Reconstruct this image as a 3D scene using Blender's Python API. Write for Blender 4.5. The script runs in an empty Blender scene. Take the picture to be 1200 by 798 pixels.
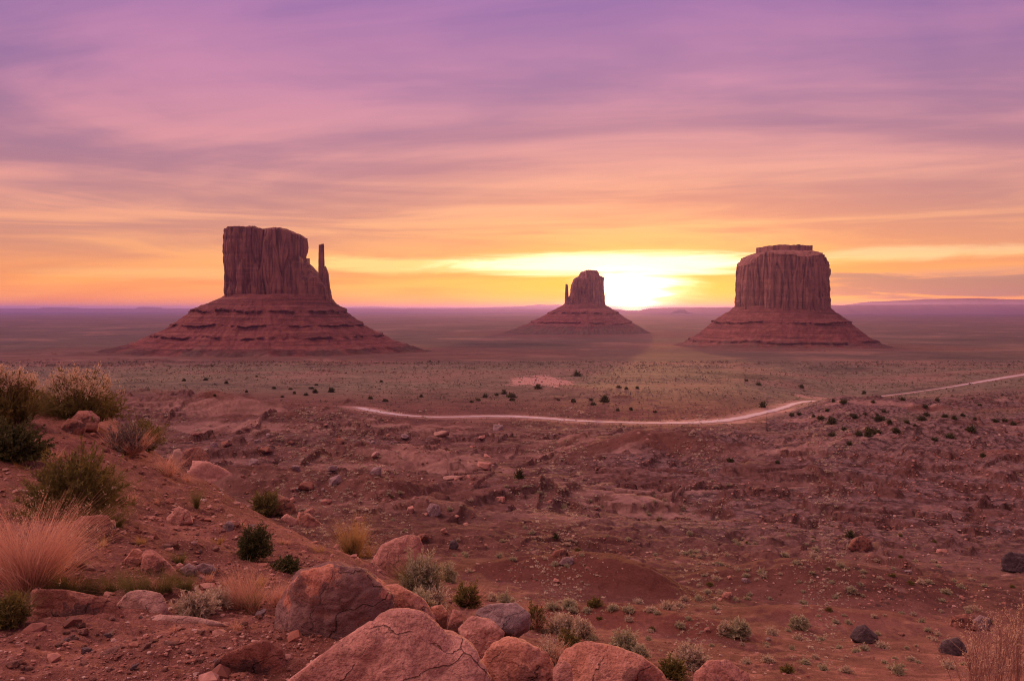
import bpy, bmesh, math, random
import numpy as np
from math import radians, sin, cos, atan2, atan, pi

SC = bpy.context.scene
COL = SC.collection
RNG = np.random.default_rng(7)
random.seed(7)

# ------------------------------------------------------------------ camera
CZ = 1.75                      # eye height above the ground it stands on
F = 28.0 / 36.0 * 1200.0       # focal length in pixels of the 1200 px photograph
HOR = 362.0                    # row of the true horizon
cam = bpy.data.objects.new('camera', bpy.data.cameras.new('camera'))
COL.objects.link(cam)
cam.data.lens = 28.0
cam.data.sensor_width = 36.0
cam.data.clip_start = 0.05
cam.data.clip_end = 300000.0
cam.location = (0, 0, CZ)
cam.rotation_euler = (radians(90) - atan((399.0 - HOR) / F), 0, 0)
SC.camera = cam

# ------------------------------------------------------------------ sun, sky, exposure
SUN_AZ = math.degrees(atan((740 - 600) / F))     # to the right of +Y
SUN_EL = 0.6
SUN_STRENGTH = 3.5
SUN_COLOR = (1.0, 0.43, 0.13)
SKY_STRENGTH = 1.0
FILL = 0.60                   # brightness of the added pink fill glow overhead and behind
KEY = 6.6                     # added key glow in the unseen sky, high to the left
NISHITA_STRENGTH = 0.05
HAZE_DENSITY = 3.0e-5
HAZE_COLOR = (0.44, 0.38, 1.0)
HAZE_ANISO = 0.62
SC.view_settings.view_transform = 'Standard'
SC.view_settings.look = 'None'
SC.view_settings.gamma = 1.0
SC.view_settings.exposure = 0.0
SC.view_settings.use_curve_mapping = False
SC.render.engine = 'CYCLES'
SC.cycles.max_bounces = 6
SC.cycles.diffuse_bounces = 3
SC.cycles.glossy_bounces = 2
SC.cycles.transmission_bounces = 3
SC.cycles.transparent_max_bounces = 8
SC.cycles.volume_bounces = 1
SC.cycles.use_denoising = True
SC.cycles.denoising_prefilter = 'NONE'
SC.cycles.pixel_filter_type = 'BLACKMAN_HARRIS'
SC.cycles.filter_width = 1.1
SC.cycles.adaptive_threshold = 0.015
SC.cycles.sample_clamp_indirect = 4.0

sun = bpy.data.objects.new('sun', bpy.data.lights.new('sun', 'SUN'))
COL.objects.link(sun)
sun.data.energy = SUN_STRENGTH
sun.data.angle = radians(0.6)
sun.data.color = SUN_COLOR
sun.rotation_euler = (radians(90 - SUN_EL), 0, radians(180 - SUN_AZ))
sun.location = (0, 0, 60)


def srgb(r, g, b):
    f = lambda c: (c / 255 / 12.92) if c / 255 <= 0.04045 else ((c / 255 + 0.055) / 1.055) ** 2.4
    return (f(r), f(g), f(b), 1.0)


class NT:
    """small helper around a node tree"""
    def __init__(self, tree):
        self.t = tree
        tree.nodes.clear()

    def n(self, typ, **kw):
        nd = self.t.nodes.new(typ)
        for k, v in kw.items():
            setattr(nd, k, v)
        return nd

    def l(self, a, b):
        self.t.links.new(a, b)

    def put(self, sock, v):
        if hasattr(v, 'is_output'):
            self.l(v, sock)
        elif isinstance(v, (tuple, list)) and sock.type == 'RGBA' and len(v) == 3:
            sock.default_value = (*v, 1)
        else:
            sock.default_value = v

    def m(self, op, a, b=None, c=None, clamp=False):
        nd = self.n('ShaderNodeMath', operation=op, use_clamp=clamp)
        for i, v in enumerate((a, b, c)):
            if v is not None:
                self.put(nd.inputs[i], v)
        return nd.outputs[0]

    def mix(self, f, a, b, mode='MIX'):
        nd = self.n('ShaderNodeMix', data_type='RGBA', blend_type=mode, clamp_factor=True)
        self.put(nd.inputs[0], f)
        self.put(nd.inputs[6], a)
        self.put(nd.inputs[7], b)
        return nd.outputs[2]

    def ramp(self, f, stops, interp='LINEAR'):
        nd = self.n('ShaderNodeValToRGB')
        nd.color_ramp.interpolation = interp
        e = nd.color_ramp.elements
        while len(e) > 1:
            e.remove(e[-1])
        for i, (p, c) in enumerate(stops):
            x = e[0] if i == 0 else e.new(p)
            x.position = p
            x.color = c if len(c) == 4 else (*c, 1)
        self.put(nd.inputs[0], f)
        return nd.outputs[0]

    def rng(self, v, a, b, c=0.0, d=1.0, smooth=True):
        nd = self.n('ShaderNodeMapRange', interpolation_type='SMOOTHSTEP' if smooth else 'LINEAR', clamp=True)
        self.put(nd.inputs[0], v)
        for i, x in enumerate((a, b, c, d)):
            nd.inputs[i + 1].default_value = x
        return nd.outputs[0]

    def noise(self, vec, scale, detail=4, rough=0.55, dist=0.0):
        nd = self.n('ShaderNodeTexNoise')
        self.put(nd.inputs['Vector'], vec)
        nd.inputs['Scale'].default_value = scale
        nd.inputs['Detail'].default_value = detail
        nd.inputs['Roughness'].default_value = rough
        nd.inputs['Distortion'].default_value = dist
        return nd.outputs['Fac']

    def voro(self, vec, scale, feature='F1', rand=1.0):
        nd = self.n('ShaderNodeTexVoronoi', feature=feature)
        self.put(nd.inputs['Vector'], vec)
        nd.inputs['Scale'].default_value = scale
        nd.inputs['Randomness'].default_value = rand
        return nd.outputs['Distance']

    def xyz(self, x, y, z):
        nd = self.n('ShaderNodeCombineXYZ')
        for i, v in enumerate((x, y, z)):
            self.put(nd.inputs[i], v)
        return nd.outputs[0]


def pix_ang(px, py):
    az = atan((px - 600) / F)
    return math.degrees(az), math.degrees(atan((HOR - py) / F * cos(az)))


def build_world():
    w = bpy.data.worlds.new('World')
    SC.world = w
    w.use_nodes = True
    T = NT(w.node_tree)
    tc = T.n('ShaderNodeTexCoord')
    sep = T.n('ShaderNodeSeparateXYZ')
    T.l(tc.outputs['Generated'], sep.inputs[0])
    x, y, z = sep.outputs
    el = T.m('MULTIPLY', T.m('ARCSINE', z), 57.29578)
    az = T.m('MULTIPLY', T.m('ARCTAN2', x, y), 57.29578)
    # cloud deck: direction projected on a high plane, streaks running across the view
    zz = T.m('ADD', T.m('MAXIMUM', z, 0.0), 0.13)
    cx, cy = T.m('DIVIDE', x, zz), T.m('DIVIDE', y, zz)
    cy2 = T.m('ADD', cy, T.m('MULTIPLY', cx, 0.16))
    p1 = T.xyz(T.m('MULTIPLY', cx, 0.42), T.m('MULTIPLY', cy2, 0.85), 0.0)
    n1 = T.noise(p1, 1.0, 6, 0.52, 0.7)
    p2 = T.xyz(T.m('MULTIPLY', cx, 0.55), T.m('MULTIPLY', cy2, 1.9), 3.7)
    n2 = T.noise(p2, 1.6, 5, 0.52, 0.5)
    # low layered streaks, seen nearly edge on
    p3 = T.xyz(T.m('MULTIPLY', az, 0.045), T.m('MULTIPLY', el, 0.62), 9.1)
    n3 = T.noise(p3, 1.0, 7, 0.55, 0.8)
    cl = T.m('ADD', T.m('MULTIPLY', n1, 0.7), T.m('MULTIPLY', n2, 0.3))
    low = T.rng(el, 5.0, 12.0)
    nn = T.n('ShaderNodeMix', data_type='FLOAT')
    T.put(nn.inputs[0], low); T.put(nn.inputs[2], T.m('ADD', T.m('MULTIPLY', n3, 0.7), T.m('MULTIPLY', cl, 0.3))); T.put(nn.inputs[3], cl)
    cf = T.rng(nn.outputs[0], 0.39, 0.61)
    h = T.m('DIVIDE', T.m('MAXIMUM', el, 0.0), 60.0)
    q = lambda d: d / 60.0
    light = T.ramp(h, [(0, (1.15, 0.30, 0.055, 1)), (q(1.0), (1.08, 0.36, 0.10, 1)), (q(2.0), srgb(253, 155, 82)), (q(4), srgb(244, 154, 102)),
                       (q(7), srgb(228, 144, 126)), (q(10), srgb(218, 136, 142)), (q(15), srgb(196, 122, 158)),
                       (q(21), srgb(172, 110, 166)), (q(40), srgb(150, 104, 162)), (1, srgb(140, 100, 160))])
    dark = T.ramp(h, [(0, (1.05, 0.22, 0.045, 1)), (q(1.0), (0.98, 0.27, 0.075, 1)), (q(2.0), srgb(236, 132, 82)), (q(4), srgb(204, 122, 104)),
                      (q(7), srgb(176, 108, 118)), (q(10), srgb(160, 100, 130)), (q(15), srgb(136, 90, 144)),
                      (q(21), srgb(118, 82, 154)), (q(40), srgb(110, 80, 148)), (1, srgb(104, 78, 146))])
    col = T.mix(cf, dark, light)
    # warm glow of the clouds lit by the sun
    saz = T.m('SUBTRACT', az, SUN_AZ)

    def lobe(v, s, e0=0.0):
        a = T.m('DIVIDE', saz, s)
        b = T.m('DIVIDE', T.m('SUBTRACT', el, e0), v)
        r2 = T.m('ADD', T.m('MULTIPLY', a, a), T.m('MULTIPLY', b, b))
        return T.m('EXPONENT', T.m('MULTIPLY', r2, -1.0))
    warm = lobe(9.5, 24.0)
    col = T.mix(T.m('MULTIPLY', warm, 0.62), col, T.mix(cf, srgb(242, 130, 62), srgb(255, 184, 92)))
    gold = T.m('MULTIPLY', lobe(3.6, 16.0), T.rng(nn.outputs[0], 0.30, 0.60, 0.5, 1.0))
    col = T.mix(gold, col, srgb(255, 180, 44))

    wn = T.noise(T.xyz(T.m('MULTIPLY', az, 0.16), T.m('MULTIPLY', el, 0.9), 1.3), 1.0, 6, 0.6, 0.5)
    wn2 = T.noise(T.xyz(T.m('MULTIPLY', az, 0.10), T.m('MULTIPLY', el, 1.5), 5.3), 1.0, 5, 0.6, 0.9)

    def streak(px, py, rx, ry, soft=0.5, warp=1.2, src=None):
        a0, e0 = pix_ang(px, py)
        a = T.m('DIVIDE', T.m('SUBTRACT', az, a0), rx)
        b = T.m('DIVIDE', T.m('SUBTRACT', el, e0), ry)
        r = T.m('SQRT', T.m('ADD', T.m('MULTIPLY', a, a), T.m('MULTIPLY', b, b)))
        r = T.m('ADD', r, T.m('MULTIPLY', T.m('SUBTRACT', src or wn, 0.5), warp * 2))
        return T.rng(r, 1.0 + soft, 1.0 - soft)
    # mauve bank low on the right, and grey-yellow bars near the sun
    col = T.mix(T.m('MULTIPLY', streak(1130, 334, 8.5, 0.8, 0.3, 1.3, wn2), 1.0), col, srgb(148, 92, 104))
    col = T.mix(T.m('MULTIPLY', streak(1180, 318, 6.0, 0.3, 0.6), 0.5), col, srgb(196, 130, 126))
    col = T.mix(T.m('MULTIPLY', streak(470, 312, 8.0, 0.42, 0.6), 0.8), col, srgb(255, 214, 130))
    col = T.mix(T.m('MULTIPLY', streak(1060, 296, 7.5, 0.42, 0.6), 0.55), col, srgb(255, 214, 160))
    col = T.mix(T.m('MULTIPLY', streak(240, 322, 8.0, 0.36, 0.6, 1.2, wn2), 0.45), col, srgb(255, 190, 120))
    band = streak(725, 310, 10.0, 0.7, 0.55, 0.9, wn2)
    halo = streak(742, 346, 3.7, 1.5, 0.6, 0.7)
    bars = streak(822, 350, 3.4, 0.8, 0.4, 1.7, wn2)
    col = T.mix(T.m('MULTIPLY', bars, 0.7), col, srgb(255, 190, 20))
    col = T.mix(T.m('MULTIPLY', lobe(2.6, 8.5, 0.6), 0.85), col, (1.15, 0.40, 0.03, 1))
    boost = T.m('MULTIPLY', T.m('MAXIMUM', T.m('MULTIPLY', band, 0.9), halo), T.m('SUBTRACT', 1.0, T.m('MULTIPLY', bars, 0.7)))
    col = T.mix(boost, col, T.mix(halo, (1.9, 1.55, 0.95, 1), (3.6, 3.0, 2.0, 1)))
    core = T.m('POWER', lobe(0.8, 1.05, 0.45), 1.0)
    col = T.mix(T.m('MULTIPLY', core, 9.0), (0, 0, 0, 1), (1.0, 0.72, 0.30, 1), 'MIX') if False else \
        T.mix(1.0, col, T.mix(core, (0, 0, 0, 1), (9.0, 6.5, 2.6, 1)), 'ADD')
    # added fill: unseen pink glow overhead and behind the viewer, lighting the ground
    over = T.rng(T.m('SUBTRACT', el, T.m('MULTIPLY', y, 14.0)), 22.0, 52.0)
    over = T.m('MULTIPLY', over, T.rng(n1, 0.25, 0.6, 0.7, 1.0))
    col = T.mix(over, col, (FILL * 1.0, FILL * 0.56, FILL * 0.50, 1))
    kx, ky, kz = sin(radians(-76)) * cos(radians(50)), cos(radians(-76)) * cos(radians(50)), sin(radians(50))
    dt = T.m('ADD', T.m('ADD', T.m('MULTIPLY', x, kx), T.m('MULTIPLY', y, ky)), T.m('MULTIPLY', z, kz))
    kl = T.m('EXPONENT', T.m('DIVIDE', T.m('SUBTRACT', dt, 1.0), 0.065))  # added key glow, out of view, to light the land from the left
    kl = T.m('MULTIPLY', kl, T.rng(n2, 0.25, 0.6, 0.75, 1.0))
    col = T.mix(1.0, col, T.mix(kl, (0, 0, 0, 1), (KEY * 1.0, KEY * 0.57, KEY * 0.50, 1)), 'ADD')
    below = T.rng(el, -0.9, -0.2)
    col = T.mix(below, srgb(96, 66, 80), col)

    bg = T.n('ShaderNodeBackground')
    T.l(col, bg.inputs[0])
    bg.inputs[1].default_value = SKY_STRENGTH
    sky = T.n('ShaderNodeTexSky', sky_type='NISHITA', sun_disc=False)
    sky.sun_elevation = radians(SUN_EL)
    sky.sun_rotation = radians(SUN_AZ)
    sky.altitude = 1600
    bg2 = T.n('ShaderNodeBackground')
    T.l(sky.outputs[0], bg2.inputs[0])
    bg2.inputs[1].default_value = NISHITA_STRENGTH
    add = T.n('ShaderNodeAddShader')
    T.l(bg.outputs[0], add.inputs[0]); T.l(bg2.outputs[0], add.inputs[1])
    out = T.n('ShaderNodeOutputWorld')
    T.l(add.outputs[0], out.inputs[0])
    w.cycles.sampling_method = 'MANUAL'
    w.cycles.sample_map_resolution = 2048


build_world()

# ------------------------------------------------------------------ numeric helpers
_pr = np.random.default_rng(11)
_G = _pr.random(4096) * 2 * pi
GX, GY = np.cos(_G), np.sin(_G)
_v = _pr.normal(size=(4096, 3))
G3 = _v / np.linalg.norm(_v, axis=1)[:, None]


def _h(ix, iy, iz, seed):
    h = (ix.astype(np.int64) * 374761393 + iy.astype(np.int64) * 668265263 + iz * 2147483647 + seed * 974634777) & 0x7fffffff
    h = ((h ^ (h >> 13)) * 1274126177) & 0x7fffffff
    return (h ^ (h >> 16)) & 4095


def pn2(x, y, seed=0):
    xi, yi = np.floor(x), np.floor(y)
    fx, fy = x - xi, y - yi
    u = fx * fx * fx * (fx * (fx * 6 - 15) + 10)
    v = fy * fy * fy * (fy * (fy * 6 - 15) + 10)
    r = 0
    for dx in (0, 1):
        for dy in (0, 1):
            k = _h(xi + dx, yi + dy, 0, seed)
            g = GX[k] * (fx - dx) + GY[k] * (fy - dy)
            r = r + g * (u if dx else 1 - u) * (v if dy else 1 - v)
    return r * 1.5


def pn3(p, seed=0):
    i = np.floor(p)
    f = p - i
    w = f * f * f * (f * (f * 6 - 15) + 10)
    r = 0
    for dx in (0, 1):
        for dy in (0, 1):
            for dz in (0, 1):
                k = _h(i[:, 0] + dx, i[:, 1] + dy, (i[:, 2] + dz).astype(np.int64), seed)
                g = G3[k]
                d = g[:, 0] * (f[:, 0] - dx) + g[:, 1] * (f[:, 1] - dy) + g[:, 2] * (f[:, 2] - dz)
                r = r + d * (w[:, 0] if dx else 1 - w[:, 0]) * (w[:, 1] if dy else 1 - w[:, 1]) * (w[:, 2] if dz else 1 - w[:, 2])
    return r * 1.5


def fbm3(p, oct=4, gain=0.5, lac=2.1, seed=0):
    r, a = 0, 1.0
    for o in range(oct):
        r = r + a * pn3(p, seed + o)
        p = p * lac
        a *= gain
    return r


def smooth(a, b, x):
    t = np.clip((x - a) / (b - a), 0, 1)
    return t * t * (3 - 2 * t)


def hermite(xs, ys, x):
    """smooth interpolation of a table (monotone between neighbours). ys may be a list of arrays."""
    xs = np.asarray(xs, float)
    n = len(xs)
    ys = np.asarray(ys, float)
    d = (ys[1:] - ys[:-1]) / (xs[1:] - xs[:-1]).reshape((-1,) + (1,) * (ys.ndim - 1))
    m = np.zeros_like(ys)
    m[0], m[-1] = d[0], d[-1]
    same = (d[1:] * d[:-1]) > 0
    m[1:-1] = np.where(same, 2 * d[1:] * d[:-1] / np.where(same, d[1:] + d[:-1], 1), 0)
    x = np.clip(x, xs[0], xs[-1])
    i = np.clip(np.searchsorted(xs, x, side='right') - 1, 0, n - 2)
    hx = xs[i + 1] - xs[i]
    t = (x - xs[i]) / hx
    if ys.ndim == 1:
        y0, y1, m0, m1 = ys[i], ys[i + 1], m[i], m[i + 1]
    else:
        k = np.arange(ys.shape[1])
        y0, y1, m0, m1 = ys[i, k], ys[i + 1, k], m[i, k], m[i + 1, k]
    t2, t3 = t * t, t * t * t
    return y0 * (2 * t3 - 3 * t2 + 1) + m0 * hx * (t3 - 2 * t2 + t) + y1 * (-2 * t3 + 3 * t2) + m1 * hx * (t3 - t2)


def mesh_np(name, verts, faces, mat=None, smooth_shade=True, attrs=None):
    """faces: (n,4) or (n,3) int array or list of such arrays"""
    me = bpy.data.meshes.new(name)
    verts = np.asarray(verts, np.float32)
    fl = faces if isinstance(faces, list) else [faces]
    loops = np.concatenate([f.ravel() for f in fl]).astype(np.int32)
    tot = np.concatenate([np.full(len(f), f.shape[1], np.int32) for f in fl])
    start = np.concatenate([[0], np.cumsum(tot)[:-1]]).astype(np.int32)
    me.vertices.add(len(verts)); me.vertices.foreach_set('co', verts.ravel())
    me.loops.add(len(loops)); me.loops.foreach_set('vertex_index', loops)
    me.polygons.add(len(tot)); me.polygons.foreach_set('loop_start', start); me.polygons.foreach_set('loop_total', tot)
    me.update(calc_edges=True)
    me.validate()
    me.polygons.foreach_set('use_smooth', np.full(len(me.polygons), smooth_shade))
    for k, a in (attrs or {}).items():
        at = me.attributes.new(k, 'FLOAT', 'POINT')
        at.data.foreach_set('value', np.asarray(a, np.float32))
    if mat:
        me.materials.append(mat)
    return me


def grid_faces(nr, nc, wrap=False):
    i, j = np.meshgrid(np.arange(nr - 1), np.arange(nc if wrap else nc - 1), indexing='ij')
    j2 = (j + 1) % nc
    return np.stack([i * nc + j, i * nc + j2, (i + 1) * nc + j2, (i + 1) * nc + j], -1).reshape(-1, 4)


def obj(name, me, parent=None, loc=None):
    o = bpy.data.objects.new(name, me)
    COL.objects.link(o)
    if parent:
        o.parent = parent
    if loc is not None:
        o.location = loc
    return o


def tag(o, label=None, cat=None, group=None, kind=None):
    if label: o['label'] = label
    if cat: o['category'] = cat
    if group: o['group'] = group
    if kind: o['kind'] = kind
    return o


def thing(name, label, cat, loc=(0, 0, 0), group=None):
    o = obj(name, None, loc=loc)
    return tag(o, label, cat, group)


# ------------------------------------------------------------------ materials
def new_mat(name):
    m = bpy.data.materials.new(name)
    m.use_nodes = True
    return m, NT(m.node_tree)


def finish(T, col, rough, bump=None, bstr=0.5, bdist=0.1, spec=0.2):
    b = T.n('ShaderNodeBsdfPrincipled')
    T.put(b.inputs['Base Color'], col)
    T.put(b.inputs['Roughness'], rough)
    b.inputs['Specular IOR Level'].default_value = spec
    if bump is not None:
        bn = T.n('ShaderNodeBump')
        bn.inputs['Strength'].default_value = bstr
        bn.inputs['Distance'].default_value = bdist
        T.l(bump, bn.inputs['Height'])
        T.l(bn.outputs[0], b.inputs['Normal'])
    o = T.n('ShaderNodeOutputMaterial')
    T.l(b.outputs[0], o.inputs[0])
    return b


def attr(T, name):
    a = T.n('ShaderNodeAttribute', attribute_name=name)
    return a.outputs['Fac']


def rock_mat(name, base, second, varnish=0.0, vcol=(0.05, 0.035, 0.04), scale=1.0, tint=None, bstr=1.0):
    m, T = new_mat(name)
    tc = T.n('ShaderNodeTexCoord')
    p = tc.outputs['Object']
    n1 = T.noise(p, 2.2 * scale, 8, 0.62, 0.4)
    n2 = T.noise(p, 9.0 * scale, 6, 0.6, 0.2)
    n3 = T.noise(p, 45.0 * scale, 4, 0.6)
    pits = T.voro(p, 26.0 * scale)
    col = T.mix(T.rng(n1, 0.34, 0.66), base, second)
    col = T.mix(T.rng(n2, 0.3, 0.75, 0.0, 0.45), col, tuple(c * 1.35 for c in second[:3]) + (1,))
    col = T.mix(T.rng(n3, 0.42, 0.66, 0.0, 0.5), col, tuple(c * 0.5 for c in base[:3]) + (1,))
    # lighter wind-scoured spots
    n4 = T.noise(p, 5.0 * scale, 5, 0.7, 1.0)
    col = T.mix(T.rng(n4, 0.60, 0.72, 0.0, 0.55), col, tuple(min(1, c * 1.5 + 0.03) for c in second[:3]) + (1,))
    if varnish:
        nv = T.noise(p, 1.3 * scale, 10, 0.66, 0.15)
        col = T.mix(T.rng(nv, 0.58 - varnish * 0.16, 0.63 - varnish * 0.16, 0, 0.85), col, vcol)
    # joints and bedding
    wv = T.n('ShaderNodeVectorMath', operation='ADD')
    wn_ = T.n('ShaderNodeTexNoise'); T.l(p, wn_.inputs['Vector']); wn_.inputs['Scale'].default_value = 3.0 * scale; wn_.inputs['Detail'].default_value = 5
    sc_ = T.n('ShaderNodeVectorMath', operation='SCALE'); T.l(wn_.outputs['Color'], sc_.inputs[0]); sc_.inputs['Scale'].default_value = 0.5 / scale
    T.l(p, wv.inputs[0]); T.l(sc_.outputs[0], wv.inputs[1])
    jt = T.voro(wv.outputs[0], 1.5 * scale, 'DISTANCE_TO_EDGE')
    jm = T.m('MULTIPLY', T.rng(jt, 0.0, 0.013, 1.0, 0.0), T.rng(n1, 0.42, 0.58))
    col = T.mix(T.m('MULTIPLY', jm, 0.5), col, tuple(c * 0.3 for c in base[:3]) + (1,))
    bz = T.n('ShaderNodeMapping'); T.l(wv.outputs[0], bz.inputs[0]); bz.inputs['Scale'].default_value = (0.8, 0.8, 9.0); bz.inputs['Rotation'].default_value = (0.25, 0.35, 0)
    bed = T.noise(bz.outputs[0], 1.6 * scale, 5, 0.6)
    col = T.mix(T.rng(bed, 0.50, 0.62, 0, 0.5), col, tuple(c * 0.6 for c in base[:3]) + (1,))
    ht = T.m('ADD', T.m('ADD', T.m('MULTIPLY', n2, 0.6), T.m('MULTIPLY', n3, 0.25)), T.m('MULTIPLY', T.rng(pits, 0.0, 0.35), 0.12))
    ht = T.m('ADD', T.m('SUBTRACT', ht, T.m('MULTIPLY', jm, 0.7)), T.m('MULTIPLY', bed, 0.5))
    finish(T, col, 0.85, ht, bstr, 0.06 / scale, 0.25)
    return m


M = {}
M['boulder_pink'] = rock_mat('boulder_pink', (0.37, 0.155, 0.12, 1), (0.55, 0.27, 0.22, 1), 0.0, scale=1.4)
M['boulder_varnished'] = rock_mat('boulder_varnished', (0.46, 0.165, 0.10, 1), (0.52, 0.24, 0.185, 1), 1.0, (0.15, 0.085, 0.082, 1), scale=1.5)
M['boulder_red'] = rock_mat('boulder_red', (0.36, 0.14, 0.105, 1), (0.48, 0.22, 0.175, 1), 0.3, (0.13, 0.055, 0.05, 1), scale=2.0)
M['boulder_orange'] = rock_mat('boulder_orange', (0.46, 0.18, 0.115, 1), (0.52, 0.25, 0.195, 1), 0.3, (0.2, 0.085, 0.07, 1), scale=1.6)
M['boulder_brown'] = rock_mat('boulder_brown', (0.24, 0.085, 0.06, 1), (0.33, 0.14, 0.10, 1), 0.4, (0.09, 0.045, 0.045, 1), scale=2.0)
M['slab_grey'] = rock_mat('slab_grey', (0.25, 0.155, 0.155, 1), (0.33, 0.21, 0.21, 1), 0.25, (0.14, 0.09, 0.10, 1), scale=2.2)
M['boulder_pale'] = rock_mat('boulder_pale', (0.36, 0.185, 0.15, 1), (0.47, 0.265, 0.22, 1), 0.0, scale=2.4)
M['boulder_dark'] = rock_mat('boulder_dark', (0.07, 0.045, 0.05, 1), (0.12, 0.075, 0.08, 1), 0.0, scale=2.0)


def ground_mat():
    m, T = new_mat('ground_soil')
    geo = T.n('ShaderNodeNewGeometry')
    p = geo.outputs['Position']
    veg, rock, dust, riser = attr(T, 'veg'), attr(T, 'rock'), attr(T, 'dust'), attr(T, 'riser')
    soil_shade = attr(T, 'soil_shade')
    n0 = T.noise(p, 0.012, 8, 0.6, 0.3)
    n1 = T.noise(p, 0.06, 14, 0.76, 0.2)
    n2 = T.noise(p, 0.8, 10, 0.72, 0.2)
    n3 = T.noise(p, 6.0, 7, 0.7, 0.1)
    n4 = T.noise(p, 38.0, 4, 0.65)
    pv = T.voro(p, 9.0)
    pv2 = T.voro(p, 24.0)
    col = T.mix(T.rng(n1, 0.36, 0.64), (0.105, 0.040, 0.033, 1), (0.30, 0.125, 0.098, 1))
    col = T.mix(T.rng(n0, 0.35, 0.65, 0.0, 0.4), col, (0.33, 0.13, 0.085, 1))
    col = T.mix(T.rng(n2, 0.48, 0.66, 0.0, 0.6), col, (0.42, 0.19, 0.145, 1))
    col = T.mix(T.rng(n3, 0.5, 0.66, 0.0, 0.65), col, (0.15, 0.05, 0.037, 1))
    col = T.mix(T.rng(n4, 0.5, 0.7, 0.0, 0.4), col, (0.50, 0.25, 0.20, 1))
    col = T.mix(T.rng(pv, 0.10, 0.22, 0.75, 0.0), col, T.mix(n3, (0.20, 0.08, 0.06, 1), (0.55, 0.31, 0.25, 1)))
    col = T.mix(T.rng(pv2, 0.12, 0.25, 0.5, 0.0), col, (0.13, 0.05, 0.045, 1))
    col = T.mix(T.m('MULTIPLY', soil_shade, 0.8), col, T.mix(T.rng(n3, 0.3, 0.7), (0.125, 0.040, 0.030, 1), (0.235, 0.078, 0.056, 1)))  # dark red mounds and hollows, shade of their near faces put into colour
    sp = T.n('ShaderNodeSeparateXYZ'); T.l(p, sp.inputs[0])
    # valley's lower brightness painted in: colour darkens with distance, lightens close by
    valley_mask = T.rng(sp.outputs[1], 24.0, 60.0)
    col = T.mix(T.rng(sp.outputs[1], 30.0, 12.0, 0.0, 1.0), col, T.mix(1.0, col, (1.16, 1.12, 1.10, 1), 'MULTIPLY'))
    col = T.mix(T.m('MULTIPLY', valley_mask, 0.9), col, T.mix(1.0, col, (0.50, 0.50, 0.53, 1), 'MULTIPLY'))
    ds = T.voro(p, 0.8)
    ds2 = T.voro(p, 0.33)
    nm = T.noise(p, 0.11, 6, 0.65)
    col = T.mix(T.m('MULTIPLY', T.m('MULTIPLY', T.rng(ds, 0.14, 0.30, 0.85, 0.0), valley_mask), T.rng(nm, 0.42, 0.55)), col, (0.045, 0.026, 0.022, 1))  # dark specks for small shrubs and stones, their shadows painted in
    col = T.mix(T.m('MULTIPLY', T.m('MULTIPLY', T.rng(ds2, 0.10, 0.24, 0.8, 0.0), valley_mask), T.rng(nm, 0.55, 0.44)), col, (0.36, 0.20, 0.17, 1))
    # rubble: greyer, broken up
    rb = T.voro(p, 0.55)
    rb2 = T.voro(p, 1.9)
    rcol = T.mix(T.rng(n2, 0.3, 0.7), (0.095, 0.053, 0.052, 1), (0.25, 0.145, 0.145, 1))
    rcol = T.mix(T.rng(rb, 0.42, 0.72, 0.0, 0.9), rcol, (0.040, 0.022, 0.022, 1))  # gaps between stones painted dark, shade put into the colour
    rcol = T.mix(T.rng(rb2, 0.1, 0.45, 0.45, 0.0), rcol, (0.36, 0.21, 0.19, 1))
    col = T.mix(T.m('MULTIPLY', rock, T.rng(n1, 0.25, 0.6, 0.45, 1.0)), col, rcol)
    # bare pale dust
    dcol = T.mix(n2, (0.36, 0.185, 0.155, 1), (0.48, 0.275, 0.235, 1))
    col = T.mix(T.m('MULTIPLY', dust, T.rng(n1, 0.3, 0.6, 0.6, 1.0)), col, dcol)
    # sparse scrub cover on the plain: grey green with darker bushes in it
    vs = T.voro(p, 0.22)
    vs2 = T.voro(p, 0.075)
    vcol = T.mix(T.rng(n1, 0.35, 0.65), (0.105, 0.082, 0.058, 1), (0.25, 0.18, 0.13, 1))
    vcol = T.mix(T.rng(vs, 0.15, 0.4, 0.75, 0.0), vcol, (0.07, 0.062, 0.042, 1))
    vcol = T.mix(T.rng(vs2, 0.12, 0.35, 0.45, 0.0), vcol, (0.05, 0.05, 0.036, 1))
    vcol = T.mix(T.rng(T.m('ADD', sp.outputs[1], T.m('MULTIPLY', T.m('SUBTRACT', n0, 0.5), 1500.0)), 900, 1700, 0.0, 0.85), vcol, T.mix(n1, (0.055, 0.040, 0.032, 1), (0.135, 0.085, 0.068, 1)))
    far = T.noise(p, 0.0022, 12, 0.7, 0.4)
    vcol = T.mix(T.rng(far, 0.50, 0.62, 0.0, 0.75), vcol, (0.25, 0.135, 0.105, 1))
    vcol = T.mix(T.rng(far, 0.46, 0.36, 0.0, 0.8), vcol, (0.045, 0.038, 0.03, 1))
    col = T.mix(T.m('MULTIPLY', veg, T.rng(n0, 0.25, 0.55, 0.55, 1.0)), col, vcol)
    col = T.mix(T.m('MULTIPLY', riser, 0.85), col, T.mix(n2, (0.075, 0.028, 0.024, 1), (0.14, 0.055, 0.045, 1)))  # ledge faces and block gaps painted dark, standing for undercut shade
    ht = T.m('ADD', T.m('MULTIPLY', n3, 0.08), T.m('MULTIPLY', n4, 0.022))
    ht = T.m('ADD', ht, T.m('MULTIPLY', n2, 0.35))
    ht = T.m('ADD', ht, T.m('MULTIPLY', T.m('MULTIPLY', rock, rb), 0.8))
    finish(T, col, 0.95, ht, 0.8, 1.0, 0.1)
    return m


M['ground'] = ground_mat()

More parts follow.
